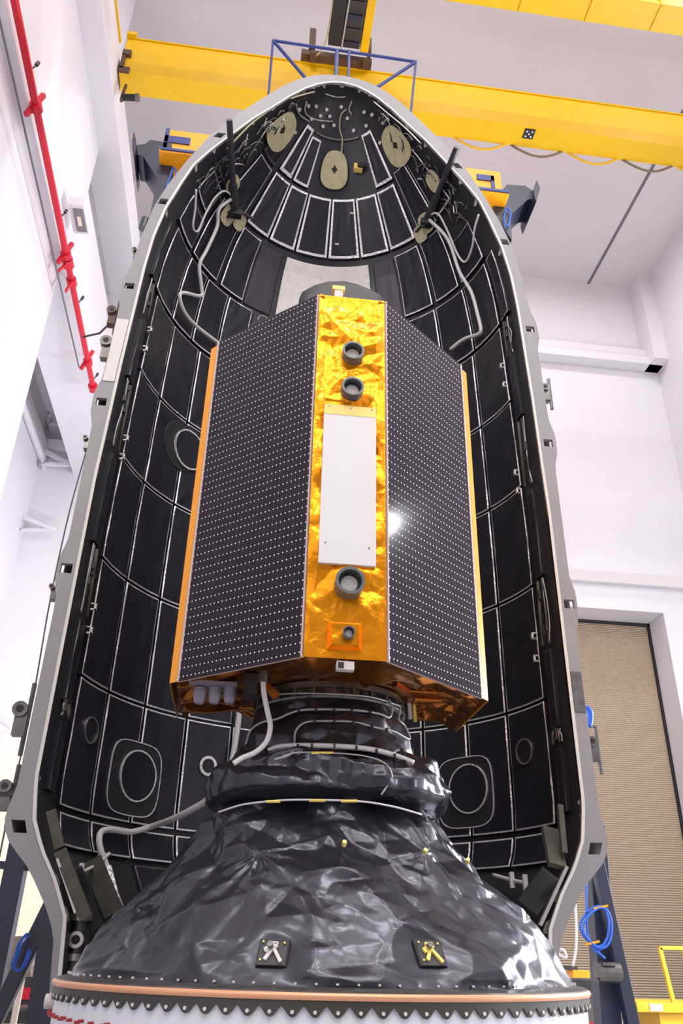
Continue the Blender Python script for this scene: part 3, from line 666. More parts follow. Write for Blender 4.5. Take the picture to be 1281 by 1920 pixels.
# ================================================================== SATELLITE
XS = -.0437; a_, b_w, d0, d1, zb, zt = .2845, 1.1675, 1.3546, .6007, 1.9673, 5.2283
PS = -.0079
def SL(u, y, z=0.):
    return (XS+u*math.cos(PS)-y*math.sin(PS), u*math.sin(PS)+y*math.cos(PS), z)
sat = thing('satellite', (XS, -.3, zb), 'roof-shaped satellite with two dark solar panels and gold foil middle strip on a black adapter', 'satellite')
YBK = .48
# main body behind the panels
def crump_quad(p00, p10, p11, p01, nu, nv, seed, fr, am, nrm, su=None, sv=None, edge=True):
    p00, p10, p11, p01 = map(np.array, (p00, p10, p11, p01)); U, V = np.meshgrid(np.linspace(0, 1, nu), np.linspace(0, 1, nv), indexing='ij')
    lu = np.linalg.norm(p10-p00); lv = np.linalg.norm(p01-p00)
    P = ((1-U)*(1-V))[..., None]*p00+(U*(1-V))[..., None]*p10+(U*V)[..., None]*p11+((1-U)*V)[..., None]*p01
    h = crumple(U*lu, V*lv, seed, fr, am, .12)
    if edge: h = h*np.minimum(1, 8*np.minimum(np.minimum(U, 1-U), np.minimum(V, 1-V)))
    return P+h[..., None]*np.array(nrm)
body = MB()
poly = [(-a_, -d0+.03), (a_, -d0+.03), (b_w-.01, -d1+.05), (b_w+.015, -d1+.06), (b_w+.015, YBK), (-b_w-.015, YBK), (-b_w-.015, -d1+.06), (-b_w+.01, -d1+.05)]
n = len(poly); vs = [SL(u, y, zb+.11) for u, y in poly]+[SL(u, y, zt-.02) for u, y in poly]
body.add(vs, [tuple(range(n-1, -1, -1)), tuple(range(n, 2*n))]+[(i, (i+1) % n, (i+1) % n+n, i+n) for i in range(n)])
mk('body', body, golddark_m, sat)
# solar panels
def solar(sg):
    A_ = np.array(SL(sg*(a_+.012), -d0)); B_ = np.array(SL(sg*b_w, -d1)); d = (B_-A_); L_ = np.linalg.norm(d); d /= L_; nrm = np.array([d[1], -d[0], 0])*(1 if sg > 0 else -1)
    if nrm[1] > 0: nrm = -nrm
    m = MB(); t = .022
    for z in (zb, zt):
        for p in (A_, B_, B_-nrm*t, A_-nrm*t): m.v.append((p[0], p[1], z))
    m.f = [(0, 1, 5, 4), (1, 2, 6, 5), (2, 3, 7, 6), (3, 0, 4, 7), (3, 2, 1, 0), (4, 5, 6, 7)]; m.m = [0, 1, 1, 1, 1, 1]
    o = mk('solar_panel', m, [solar_m, pinkedge_m], sat, label='%s solar panel of dark cells with white dots' % ('left' if sg < 0 else 'right'))
    uvl = o.data.uv_layers.new(name='UVMap'); N, M_ = 29, 49
    for pol in o.data.polygons:
        for li in pol.loop_indices:
            vi = o.data.loops[li].vertex_index; p = np.array(m.v[vi]); u = np.dot(p-A_*[1, 1, 0]-[0, 0, p[2]], d)/L_*N; v = (p[2]-zb)/(zt-zb)*M_
            uvl.data[li].uv = (u, v)
    e = MB(); e.beam(B_+nrm*.002+np.array([0, 0, zb])-d*.01, B_+nrm*.002+np.array([0, 0, zt])-d*.01, .02, .006, up=tuple(nrm)); e.beam(A_+nrm*.002+np.array([0, 0, zb])+d*.004, A_+nrm*.002+np.array([0, 0, zt])+d*.004, .008, .006, up=tuple(nrm))
    mk('edge_strip', e, pinkedge_m, o)
    # orange side closure outside the panel
    c = MB(); q0 = SL(sg*(b_w+.004), -d1+.0); q1 = SL(sg*(b_w+.055), -d1+.05)
    c.add([(q0[0], q0[1], zb), (q1[0], q1[1], zb), (q1[0], q1[1], zt-.05), (q0[0], q0[1], zt-.05)], [(0, 1, 2, 3) if sg > 0 else (3, 2, 1, 0)])
    q2 = SL(sg*(b_w+.055), YBK)
    c.add([(q1[0], q1[1], zb), (q2[0], q2[1], zb), (q2[0], q2[1], zt-.05), (q1[0], q1[1], zt-.05)], [(0, 1, 2, 3)])
    mk('side_foil', c, sideorange_m, sat, solid=.006)
solar(-1); solar(1)
# middle gold foil
z_m = zb
P = crump_quad(SL(-a_-.0, -d0, zb), SL(a_+.0, -d0, zb), SL(a_, -d0, zt), SL(-a_, -d0, zt), 70, 330, 11, (4.5, 10., 22.), (.032, .018, .005), (0, -1, 0))
flat_ = (P[..., 2] > 2.62) & (P[..., 2] < 4.1) & (np.abs(P[..., 0]-XS) < .215); P[..., 1] = np.where(flat_, np.maximum(P[..., 1], -d0-.012), P[..., 1])
m = MB(); m.grid(P); mk('foil_front', m, gold_m, sat, smooth=True)
m = MB(); m.add([SL(-a_-.01, -d0, zt-.02), SL(-a_+.05, -d0-.02, zt-.03), SL(-a_+.02, -d0+.05, zt+.07)], [(0, 1, 2)]); m.add([SL(a_+.01, -d0, zt-.02), SL(a_-.06, -d0-.02, zt-.03), SL(a_-.01, -d0+.05, zt+.05)], [(0, 1, 2)])
mk('foil_corner', m, gold_m, sat)
# radiator
m = MB(); F_ = lambda u, z, o=0.: SL(u, -d0-.032-o, z)
m.add([F_(-.211, 2.66), F_(.206, 2.66), F_(.206, 4.05), F_(-.209, 4.05), SL(-.211, -d0, 2.66), SL(.206, -d0, 2.66), SL(.206, -d0, 4.05), SL(-.209, -d0, 4.05)], [(0, 1, 2, 3), (0, 4, 5, 1), (1, 5, 6, 2), (2, 6, 7, 3), (3, 7, 4, 0)])
rad = mk('radiator', m, radiator_m, sat, label='flat white radiator plate')
m = MB(); m.add([F_(-.209, 3.955, .002), F_(.206, 3.955, .002), F_(.206, 4.05, .002), F_(-.209, 4.05, .002)], [(0, 1, 2, 3)]); mk('yellow_strip', m, kapton_m, rad)  # plain yellow strip across the top of the radiator plate
m = MB(); m.add([F_(-.209, 4.048, .003), F_(.206, 4.048, .003), SL(.206, -d0-.0, 4.075), SL(-.209, -d0, 4.075)], [(0, 1, 2, 3)]); mk('top_edge', m, brown_m, rad)
for u, z in ((-.165, 2.82), (.155, 2.80), (-.17, 4.03), (0, 4.02), (.17, 4.03)):
    p = F_(u, z, .002); mk('screw', MB().cyl(p, (p[0], p[1]-.004, p[2]), .006, 8), dmetal_m, rad)
# round sensors
def sensor(u, z, r, h, y=-d0-.005):
    bse = SL(u, y, z); m = MB()
    m.rev([(r*.93, 0), (r, .0), (r, h*.45), (r*.97, h*.47), (r*.97, h*.53), (r, h*.55), (r, h), (r*.80, h), (r*.78, h*.2), (0.001, h*.2)], axis='y', base=bse, n=40)
    o = mk('sun_sensor', m, greyring_m, sat, smooth=True, angle=30, label='round grey ring sensor with white inside')
    m = MB(); m.rev([(r*.60, h*.2), (r*.58, h*.42), (r*.36, h*.46), (r*.34, h*.38), (.001, h*.40)], axis='y', base=bse, n=32); mk('dish', m, pearl_m, o, smooth=True, angle=30)
sensor(.007, 4.565, .090, .10); sensor(.008, 4.197, .090, .10); sensor(.011, 2.50, .104, .115)
P = crump_quad(SL(-.10, -d0-.05, 2.05), SL(.085, -d0-.05, 2.05), SL(.085, -d0-.05, 2.20), SL(-.10, -d0-.05, 2.20), 20, 18, 5, (9., 20.), (.008, .003), (0, -1, 0), edge=False)
m = MB(); m.grid(P); m.add([SL(-.10, -d0-.05, 2.05), SL(.085, -d0-.05, 2.05), SL(.085, -d0-.05, 2.20), SL(-.10, -d0-.05, 2.20), SL(-.13, -d0, 2.03), SL(.11, -d0, 2.03), SL(.11, -d0, 2.23), SL(-.13, -d0, 2.23)], [(0, 4, 5, 1), (1, 5, 6, 2), (2, 6, 7, 3), (3, 7, 4, 0)])
mk('foil_box', m, gold_m, sat); sensor(.01, 2.125, .042, .06, -d0-.05)
# underside: crumpled amber foil, white box, thrusters, legs
m = MB(); P = []
nu, nv = 110, 80
uu = np.linspace(-1, 1, nu); tt = np.linspace(0, 1, nv); Pg = np.zeros((nu, nv, 3))
hh = crumple(*np.meshgrid(uu*b_w, tt*1.8, indexing='ij'), 21, (4.2, 10.), (.09, .04), .15)
for i, u in enumerate(uu):
    ux = u*(b_w+.01); yf = -d0 if abs(ux) < a_ else -d0+(abs(ux)-a_)/(b_w-a_)*(d0-d1)
    for j, t in enumerate(tt):
        y = yf+.012+(YBK-yf)*t**1.3; de = min((YBK+yf*0+1.9)*t, (1-abs(u))*b_w)
        k = min(1, de/.06); q_ = min(1, max(.15, (math.hypot(ux, y)-.60)*7))
        Pg[i, j] = SL(ux, y, zb+.004+k*.085-(.02+hh[i, j]*.8)*k*q_)
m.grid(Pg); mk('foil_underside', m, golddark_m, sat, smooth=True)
wbx = onY(647, 1250, -1.33); m = MB(); m.box(wbx-[.06, .03, .03], wbx+[.06, .03, .03]); o = mk('target_box', m, pearl_m, sat, bev=.004, label='small white box with black square')
m = MB(); m.box(wbx+[-.052, -.033, -.022], wbx+[-.012, -.03, .02]); mk('black_square', m, black_m, o)
mk('box_bracket', MB().beam(wbx+[-.01, .02, .02], wbx+[0, .05, .09], .05, .03), gold_m, sat)
m = MB(); c = onY(405, 1287, -.42); m.box((c[0]-.2, -.5, c[2]-.01), (c[0]+.16, -.3, c[2]+.02)); pb = mk('nozzle_plate', m, nozzle_m, sat)
for x in (376, 404, 432):
    c = onY(x, 1290, -.42); m = MB(); m.rev([(.048, c[2]+.0), (.05, c[2]-.04), (.042, c[2]-.10), (.032, c[2]-.12), (.001, c[2]-.115)], c=(c[0], c[1]), n=20); mk('nozzle', m, nozzle_m, sat, smooth=True, angle=40, label='lilac grey nozzle cap')
m = MB(); c = onY(470, 1290, -.55); m.box((c[0]-.05, -.6, c[2]-.06), (c[0]+.05, -.4, c[2]+.1)); mk('hinge_block', m, dark_m, sat)
c = onY(515, 1300, -.75); mk('foil_bracket', MB().beam(c+[-.08, 0, .06], c+[.02, 0, -.03], .05, .05), golddark_m, sat)
c = onY(740, 1290, -.6); mk('foil_bracket', MB().beam(c+[0, 0, .03], c+[.12, .1, 0], .05, .04), golddark_m, sat)
c = onY(790, 1297, -.45); mk('foil_bracket', MB().cyl(c+[-.1, 0, 0], c+[.12, 0, 0], .015, 8), golddark_m, sat)
c = onY(800, 1312, -.3); mk('foil_bracket', MB().cyl(c+[-.1, 0, 0], c+[.12, 0, 0], .02, 8), golddark_m, sat)
m = MB(); c = onY(776, 1335, -.1); m.beam(c+[-.04, 0, .1], c+[-.03, 0, -.06], .03, .03); mk('strap', m, wirew_m, sat); m = MB(); m.beam(c+[0, 0, .1], c+[.01, 0, -.08], .025, .03); mk('strap', m, kapton_m, sat)
# top: charcoal dish and small antenna
m = MB(); ax0 = onY(640, 560, -.2)
pr = []
dome = np.array([onY(x, y, -.15)[[0, 2]] for x, y in ((558, 585), (561, 560), (567, 547), (590, 535), (615, 528), (645, 527), (668, 532), (690, 541), (708, 550), (716, 562), (722, 590))])
nn = len(dome); vs = []
for k, (s_, yy) in enumerate(((.90, -.38), (1., -.30), (1., -.15), (.94, .05))):
    c0 = dome.mean(0)
    for p in dome: vs.append((c0[0]+(p[0]-c0[0])*s_, yy, c0[1]+(p[1]-c0[1])*s_ + (yy+.15)*1.05 - (0 if k in (1, 2) else .03)))
vs += [(p[0], -.38, zt-.3) for p in dome]+[(p[0], .05, zt-.3) for p in dome]
fs = [(k*nn+i, k*nn+i+1, (k+1)*nn+i+1, (k+1)*nn+i) for k in range(3) for i in range(nn-1)]+[(4*nn+i, 4*nn+i+1, i+1, i) for i in range(nn-1)]+[(3*nn+i, 3*nn+i+1, 5*nn+i+1, 5*nn+i) for i in range(nn-1)]
m.add(vs, fs); mk('antenna_dish', m, dishgrey_m, sat, smooth=True, angle=35, label='charcoal covered antenna dish on top')
c = onY(634, 552, -1.05); m = MB(); m.box(c+[-.035, -.03, -.12], c+[.04, .03, .03]); o = mk('top_antenna', m, pearl_m, sat, bev=.004); m = MB(); m.box(c+[-.055, -.035, .03], c+[.06, .035, .075]); mk('cap', m, kapton_m, o)
m = MB(); pts = [onY(x, y, -.75) for x, y in ((484, 600), (486, 594), (492, 592), (498, 594), (501, 598))]; mk('loop', MB().tube(pts, .006, 6), dmetal_m, sat)
# umbilical from satellite
mk('umbilical', MB().tube([onY(x, y, -.78+.0*i) for i, (x, y) in enumerate(((493, 1270), (495, 1300), (502, 1335), (507, 1362), (500, 1390), (480, 1410), (455, 1421), (438, 1432)))], .019, 8), wirew_m, sat, smooth=True, label='white sleeved umbilical cable')
c = onY(493, 1272, -.78); mk('connector', MB().cyl(c+[0, 0, -.03], c+[0, 0, .05], .035, 12), dmetal_m, sat)

# ================================================================== ADAPTER
ad = thing('payload_adapter', (0, 0, .05), 'black foil wrapped cone and roll adapter carrying the satellite', 'adapter')
ZC = [.045, .2, .35, .54, .64, .75, .95, 1.16, 1.30]; RC = [1.735, 1.635, 1.53, 1.38, 1.29, 1.19, 1.02, .84, .70]
nt_, nz_ = 760, 150
TH, ZZ = np.meshgrid(np.linspace(0, 2*PI, nt_, endpoint=False), np.linspace(.045, 1.28, nz_), indexing='ij')
RR = np.interp(ZZ, ZC, RC); u = TH*1.3; v = ZZ*1.25
h = crumple(u, v, 31, (3.3, 7.5, 15.), (.088, .036, .006), .07)
for px, py, n_, am, Lr in ((485, 1597, 11, .034, .5), (797, 1600, 9, .02, .2), (240, 1700, 7, .03, .3), (640, 1590, 7, .018, .15)):     # folds gathering into knots
    g = onR(px, py, ZC, RC); gt = math.atan2(g[1], g[0]) % (2*PI); du = ((TH-gt+PI) % (2*PI)-PI)*1.3; dv = (ZZ-g[2])*1.3; rr = np.hypot(du, dv); ph = np.arctan2(dv, du)
    h += am*(np.abs(((ph*n_/(2*PI)+.35*np.sin(ph+px)+.15*np.sin(3*ph)) % 1)*2-1)-.5)*np.exp(-rr/Lr)*np.minimum(1, rr/.06)*np.where(np.sin(ph-.3) < 0, 1., .25)
tw_ = TH*7.3+1.1*np.sin(TH*3+ZZ*2)+ZZ*.6; h += .030*(np.abs((tw_/PI % 1)*2-1)-.5)*np.clip(ZZ*1.6, .2, 1)      # long folds down the slope
h -= .028
for px, py in ((512, 1787), (806, 1788)):
    g = onR(px, py, ZC, RC); gt = math.atan2(g[1], g[0]) % (2*PI); rr = np.hypot(((TH-gt+PI) % (2*PI)-PI)*1.6, (ZZ-g[2])*1.3); kk = np.clip((rr-.09)/.14, 0, 1); h = h*kk-.012*(1-kk)
edge = np.clip((ZZ-.045)/.06, 0, 1); R_ = RR+h*edge
P = np.stack([R_*np.cos(TH), R_*np.sin(TH), ZZ+0*R_], -1); m = MB(); m.grid(P, closed=True); mk('cone_wrap', m, blackfoil_m, ad, smooth=True)
# roll
nt_, nk = 420, 46
prof = np.array([(.66, 1.60), (.72, 1.545), (.80, 1.48), (.88, 1.43), (.945, 1.36), (.965, 1.28), (.945, 1.20), (.89, 1.155), (.80, 1.14), (.70, 1.16)])
s_ = np.linspace(0, len(prof)-1, nk); PR = np.interp(s_, range(len(prof)), prof[:, 0]); PZ = np.interp(s_, range(len(prof)), prof[:, 1])
TH, K = np.meshgrid(np.linspace(0, 2*PI, nt_, endpoint=False), np.arange(nk), indexing='ij')
h = crumple(TH*.9, K*.03, 43, (3.0, 6.5, 14.), (.085, .036, .008), .08)+.022*(np.abs(((TH*4.7+.5*np.sin(TH*4)) % 1)*2-1)-.5)*np.sin(PI*K/nk)
R_ = PR[K]-.008+h*.9; Z_ = PZ[K]+h*.35
m = MB(); m.grid(np.stack([R_*np.cos(TH), R_*np.sin(TH), Z_], -1), closed=True); mk('foil_roll', m, blackfoil_m, ad, smooth=True)
# neck
ZN = [1.52, 1.62, 1.82, 1.90, 1.96]; RN = [.73, .70, .645, .62, .60]
TH, ZZ = np.meshgrid(np.linspace(0, 2*PI, 300, endpoint=False), np.linspace(1.52, 1.97, 48), indexing='ij'); h = crumple(TH*.65, ZZ, 52, (4.5, 10.), (.045, .018), .08)+.006*np.sin(TH*23+3*np.sin(TH*3))
R_ = np.interp(ZZ, ZN, RN)+h-.012; m = MB(); m.grid(np.stack([R_*np.cos(TH), R_*np.sin(TH), ZZ], -1), closed=True); mk('neck_wrap', m, blackfoil_m, ad, smooth=True)
m = MB(); m.rev([(.56, 1.91), (.615, 1.91), (.625, 1.925), (.60, 1.935), (.595, 1.985), (.61, 1.995), (.61, 2.04), (.56, 2.07)], n=120)
cr = mk('clamp_ring', m, dmetal_m, ad, smooth=True, angle=25, label='grey metal clamp ring')
for k in range(26):
    t = PI+PI*k/25; c = (.615*math.cos(t), .615*math.sin(t)); m = MB(); m.box((c[0]-.01, c[1]-.012, 1.93), (c[0]+.01, c[1]+.012, 1.99)); mk('clamp_shoe', m, black_m if k % 2 else dmetal_m, cr)
# wires on the neck
Zall = [1.14, 1.2, 1.3, 1.36, 1.43, 1.48, 1.545, 1.62, 1.82, 1.90, 1.96]; Rall = [.92, .95, .965, .945, .88, .80, .72, .70, .645, .62, .60]
for pts, r_, mt in ((((462, 1395), (470, 1370), (490, 1355), (520, 1348), (545, 1337), (570, 1331), (620, 1330), (670, 1332), (710, 1338), (730, 1345), (735, 1330), (730, 1312)), .009, wireg_m),
                    (((515, 1424), (545, 1414), (552, 1395), (555, 1370), (575, 1354), (620, 1352), (665, 1354), (705, 1364), (740, 1372), (768, 1386), (760, 1362), (748, 1348), (752, 1322)), .008, wireg_m),
                    (((503, 1408), (525, 1400), (570, 1398), (620, 1399), (670, 1402), (710, 1408), (745, 1418), (776, 1430)), .020, wirew_m),
                    (((505, 1303), (560, 1300), (640, 1302), (700, 1308), (750, 1324)), .007, wireg_m),
                    (((530, 1418), (560, 1411), (620, 1412), (680, 1417), (720, 1430), (735, 1452), (728, 1470), (715, 1490)), .006, wireg_m),
                    (((410, 1523), (450, 1510), (490, 1504), (540, 1500), (600, 1500), (680, 1503), (740, 1513), (790, 1527)), .007, wirew_m)):
    mk('wire', MB().tube([onR(x, y, Zall, Rall, .034) for x, y in pts], r_, 7), mt, ad, smooth=True)
for x, y in ((560, 1331), (592, 1331), (627, 1331), (660, 1333), (694, 1336), (590, 1353), (627, 1353), (663, 1356), (698, 1362), (725, 1369), (558, 1399), (585, 1398), (627, 1399), (668, 1402), (706, 1408), (740, 1417)):
    c = onR(x, y, Zall, Rall, .040); mk('clip', MB().box(c-[.008, .012, .014], c+[.008, .012, .014]), black_m, ad)
for x0, x1, y in ((500, 525, 1503), (580, 610, 1501), (640, 670, 1502), (585, 625, 1412)):
    mk('yellow_tape', MB().tube([onR(x, y, Zall, Rall, .036) for x in np.linspace(x0, x1, 4)], .010, 6), kapton_m, ad)
# windows with mechanisms in the cone
for x, y, cut in ((512, 1787, 0), (806, 1788, 1)):
    c = onR(x, y, ZC, RC, -.004); n_ = Vector((c[0], c[1], 1.1)).normalized(); c = Vector(c); tx = Vector((-c.y, c.x, 0)).normalized(); up = n_.cross(tx)*-1
    if up.z < 0: up = -up
    def bx(cx, cz, w, h_, d_, rot=0):
        e1 = tx*math.cos(rot)+up*math.sin(rot); e2 = -tx*math.sin(rot)+up*math.cos(rot); o = c+tx*cx+up*cz; m = MB()
        vs = [o+e1*sx*w/2+e2*sz*h_/2+n_*dd for dd in (d_[0], d_[1]) for sx, sz in ((-1, -1), (1, -1), (1, 1), (-1, 1))]
        return m.add(vs, [(0, 1, 2, 3), (7, 6, 5, 4), (0, 4, 5, 1), (1, 5, 6, 2), (2, 6, 7, 3), (3, 7, 4, 0)])
    fw = mk('foil_window', bx(0, 0, .17, .155, (-.03, .006)), black_m, ad, label='square cut-out with a small gold mechanism')
    mk('gold_frame', bx(.0, -.01, .15, .13, (.006, .010)), dark_m, fw)
    for w in ((-.012, .02, .075, .03, .5), (.028, -.02, .10, .018, -1.0), (-.02, -.02, .07, .02, 1.1), (.0, .045, .05, .016, 0.)):
        mk('lever', bx(w[0], w[1], w[2], w[3], (.010, .024), w[4]), pearl_m if not cut else kapton_m, fw)
    p = c+n_*.035-tx*.012+up*.02; mk('pivot', MB().cyl(p, p+n_*.02, .017, 12), dmetal_m, fw)
    for w in ((-.06, -.05), (.06, .05), (-.06, .055), (.055, -.05)):
        p = c+n_*.014+tx*w[0]+up*w[1]; mk('screw', MB().cyl(p, p+n_*.006, .006, 8), kapton_m, fw)
for x, y in ((645, 1585), (797, 1600), (876, 1618)):
    c = Vector(onR(x, y, ZC, RC, .045)); mk('brass_pin', MB().cyl(c, c+Vector((0, -.03, .02)), .014, 10), kapton_m, ad)

# ================================================================== RING
rg = thing('mounting_ring', (0, 0, FZ), 'white round base ring with copper band and saw-toothed black edge under the black cone', 'ring')
m = MB(); m.rev([(1.60, .06), (1.745, .06), (1.79, .052), (1.815, .044), (1.815, .036)], n=180); mk('top_plate', m, dmetal_m, rg, smooth=True, angle=30)
m = MB(); m.rev([(1.80, .038), (1.826, .036), (1.834, .02), (1.826, .003), (1.80, .001)], n=180); mk('copper_band', m, copper_m, rg, smooth=True, angle=60)
NT = 98; m = MB(); vs = []; N2 = NT*8
for i in range(N2):
    t = 2*PI*i/N2; f = (i % 8)/8; w_ = .5-.5*math.cos(2*PI*f); w_ = w_**.7
    zl = -.024-.050*w_
    for r in (1.819,): vs += [(r*math.cos(t), r*math.sin(t), .002), (r*math.cos(t), r*math.sin(t), zl), ((r-.015)*math.cos(t), (r-.015)*math.sin(t), zl)]
m.add(vs, [(i*3+k, i*3+k+1, ((i+1) % N2)*3+k+1, ((i+1) % N2)*3+k) for i in range(N2) for k in range(2)])
band = mk('toothed_band', m, mat('tooth_black', (.045, .04, .032), .45), rg)
rv = None
for i in range(NT):
    t = 2*PI*(i+.5)/NT
    if math.sin(t) > .12: continue
    p = Vector((1.818*math.cos(t), 1.818*math.sin(t), -.050)); d = Vector((math.cos(t), math.sin(t), 0))
    if rv is None: rv = mk('rivet', MB().cyl(p, p+d*.008, .0095, 10), pearl_m, rg, recenter=True); base_t = t; continue
    o = rv.copy(); COL.objects.link(o); o.location = p+d*.004-WL[rg]; o.rotation_euler = (0, 0, t-base_t)
m = MB(); m.rev([(1.78, .0), (1.80, -.001), (1.80, -.40), (1.84, -.42), (1.84, -.47), (1.78, -.48), (1.78, FZ), (1.2, FZ)], n=180); mk('ring_wall', m, ringwhite_m, rg, smooth=True, angle=30)
rb = None
for i in range(64):
    t = PI*1.0+PI*(i+.5+.25*(i%3))/64
    p = Vector((1.80*math.cos(t), 1.80*math.sin(t), -.150-.004*(i % 3))); d = Vector((math.cos(t), math.sin(t), 0))
    if rb is None: rb = mk('red_bolt', MB().cyl(p, p+d*.03, .009, 8), mat('dark_red', (.35, .02, .02), .4), rg); bt = t; continue
    o = rb.copy(); COL.objects.link(o); o.location = p+d*.0175-WL[rg]; o.rotation_euler = (0, 0, t-bt)
# scalloped black tabs and pale screws at the foot of the foil
sc = None
for i in range(49):
    t = PI+PI*(i+.5)/49; p = Vector((1.738*math.cos(t), 1.738*math.sin(t), .066)); d = Vector((math.cos(t), math.sin(t), 0))
    if sc is None: sc = mk('screw', MB().cyl(p, p+Vector((0, 0, .010)), .0075, 8), pearl_m, rg); continue
    o = sc.copy(); COL.objects.link(o); o.location = p+Vector((0, 0, .007))-WL[rg]
c = Vector((-1.80, -.12, -.10)); mk('lug', MB().cyl(c, c+Vector((-.06, 0, 0)), .045, 14), pearl_m, rg)

# ================================================================== FLOOR CLUTTER
def frame_thing(name, lab, cat, mt, segs, r=.03, Y=None):
    m = MB()
    for a, b_ in segs: m.beam(a, b_, r*2, r*2)
    return tag(mk(name, m, mt), lab, cat)
# white trestle at left
Yt = 5.2; A1 = onY(48, 1800, Yt); 
tr_ = thing('white_trestle', (A1[0], Yt, FZ), 'white metal trestle frame at the bottom left behind the navy legs', 'trestle')
for i, (dx, dy) in enumerate(((0, 0), (.65, 0), (.12, .7), (.7, .7))):
    a = A1+np.array([dx, dy, 0]); mk('leg', MB().beam(a, (a[0]+(-.02), a[1], FZ), .065, .065), cream_m, tr_)
m = MB(); m.beam(A1+[0, 0, -.03], A1+[.68, 0, -.03], .08, .06); m.beam(A1+[.1, .7, -.03], A1+[.7, .7, -.03], .08, .06); m.box(A1+[-.02, -.02, 0.], A1+[.75, .72, .03]); mk('top', m, cream_m, tr_)
a = A1+np.array([.2, .25, .03]); yc = thing('spray_bottle', tuple(a), 'small yellow bottle standing on the white trestle', 'bottle')
mk('bottle', MB().cyl(a, a+[0, 0, .17], .035, 12), kapton_m, yc, smooth=True, angle=40); mk('nozzle', MB().cyl(a+[0, 0, .17], a+[.02, 0, .25], .015, 8), black_m, yc)
Yc = 7.
a = onY(-30, 1795, Yc); cab_ = thing('machine_cabinet', (a[0], Yc, FZ), 'dark machine cabinet with brown cover at the bottom left edge', 'machine')
mk('body', MB().box((a[0]-.8, Yc, FZ), (a[0]+.75, Yc+.9, -.15)), dark_m, cab_, bev=.02)
m = MB(); m.add([(a[0]-.8, Yc, -.15), (a[0]+.7, Yc, -.15), (a[0]+.45, Yc, .36), (a[0]-.8, Yc, .2), (a[0]-.8, Yc+.9, -.15), (a[0]+.7, Yc+.9, -.15), (a[0]+.45, Yc+.9, .36), (a[0]-.8, Yc+.9, .2)], [(0, 1, 2, 3), (7, 6, 5, 4), (1, 5, 6, 2), (2, 6, 7, 3)]); mk('cover', m, tanwood_m, cab_)
mk('red_panel', MB().box((a[0]+.3, Yc-.03, -.42), (a[0]+.72, Yc, -.28)), red_m, cab_)
a = onY(60, 1890, 6.); bs = thing('equipment_shelf', (a[0], 6., FZ), 'low dark equipment shelf under the white trestle', 'shelf')
for k in range(3): mk('shelf', MB().box((a[0]-.45, 5.98, -.5-.22*k), (a[0]+.4, 6.6, -.46-.22*k)), [dmetal_m, cream_m, dmetal_m][k], bs)
for dx in (-.45, .36): mk('post', MB().box((a[0]+dx, 6.0, FZ), (a[0]+dx+.05, 6.05, -.3)), black_m, bs)
# table right
Yt = 5.6; a = onY(1082, 1838, Yt); b_ = onY(1176, 1838, Yt); zt_ = a[2]
tb = thing('work_table', ((a[0]+b_[0])/2, Yt, FZ), 'white topped work table behind the right navy leg', 'table')
mk('table_top', MB().box((a[0]-.25, Yt, zt_-.05), (b_[0], Yt+.6, zt_)), wall_m, tb, bev=.01)
for X in (a[0]-.2, a[0]+.2, b_[0]-.28, b_[0]-.1): mk('leg', MB().box((X, Yt+.05, FZ), (X+.035, Yt+.09, zt_-.05)), cream_m, tb)
mk('stretcher', MB().box((b_[0]-.35, Yt+.05, -.42), (b_[0]-.05, Yt+.09, -.38)), cream_m, tb)
c = onY(1092, 1826, Yt+.1); ob_ = thing('orange_tool_box', (c[0], Yt+.2, zt_), 'orange tool box lying on the white work table', 'tool box')
mk('body', MB().box((c[0]-.14, Yt+.08, zt_), (c[0]+.1, Yt+.35, zt_+.12)), orange_m, ob_, bev=.01); mk('handle', MB().box((c[0]-.2, Yt+.12, zt_+.12), (c[0]-.05, Yt+.3, zt_+.17)), dark_m, ob_)
c = onY(1113, 1870, 4.4); ct = thing('grey_cabinet', (c[0], 4.5, FZ), 'dark grey wheeled cabinet between the copper ring and the right navy leg', 'cabinet')
mk('body', MB().box((c[0]-.35, 4.3, FZ), (c[0]+.12, 4.8, .02)), dark_m, ct, bev=.02); mk('door', MB().box((c[0]-.3, 4.27, FZ+.1), (c[0]+.08, 4.3, -.1)), dmetal_m, ct)
# yellow cart right
Yk = 8.; p0 = onY(1237, 1777, Yk); z0c = onY(1240, 1885, Yk)[2]
yk = thing('platform_cart', (7.3, Yk, FZ), 'yellow platform cart with tall rail at the bottom right corner', 'cart')
xl = p0[0]
m = MB(); m.beam((xl, Yk, p0[2]), (xl+2.2, Yk, p0[2]+.03), .06, .06); m.beam((xl, Yk, p0[2]), (xl+.1, Yk, z0c+.04), .06, .06)
for k in range(1, 5): m.beam((xl+.42*k, Yk, p0[2]), (xl+.42*k+.05, Yk, z0c), .055, .055)
mk('rail', m, yellow2_m, yk)
mk('deck', MB().box((xl-.55, Yk-.04, z0c-.10), (xl+2.3, Yk+1.2, z0c+.04)), yellow2_m, yk, bev=.01)
mk('frame', MB().box((xl-.15, Yk+.05, z0c-.42), (xl+2.2, Yk+1.1, z0c-.10)), yellow2_m, yk)
mk('warning_plate', MB().box((xl-.34, Yk-.05, z0c-.08), (xl-.12, Yk-.04, z0c+.02)), pearl_m, yk)
mk('warning_plate', MB().box((xl+.35, Yk-.05, z0c-.08), (xl+.6, Yk-.04, z0c+.0)), pearl_m, yk)
for X in (xl+.1, xl+1.8):
    for dy in (.2, .95): mk('wheel', MB().cyl((X, Yk+dy-.05, FZ+.16), (X, Yk+dy+.05, FZ+.16), .16, 20), black_m, yk, smooth=True, angle=40)
    mk('wheel_post', MB().box((X-.04, Yk+.15, FZ+.16), (X+.04, Yk+1., z0c-.40)), dmetal_m, yk)

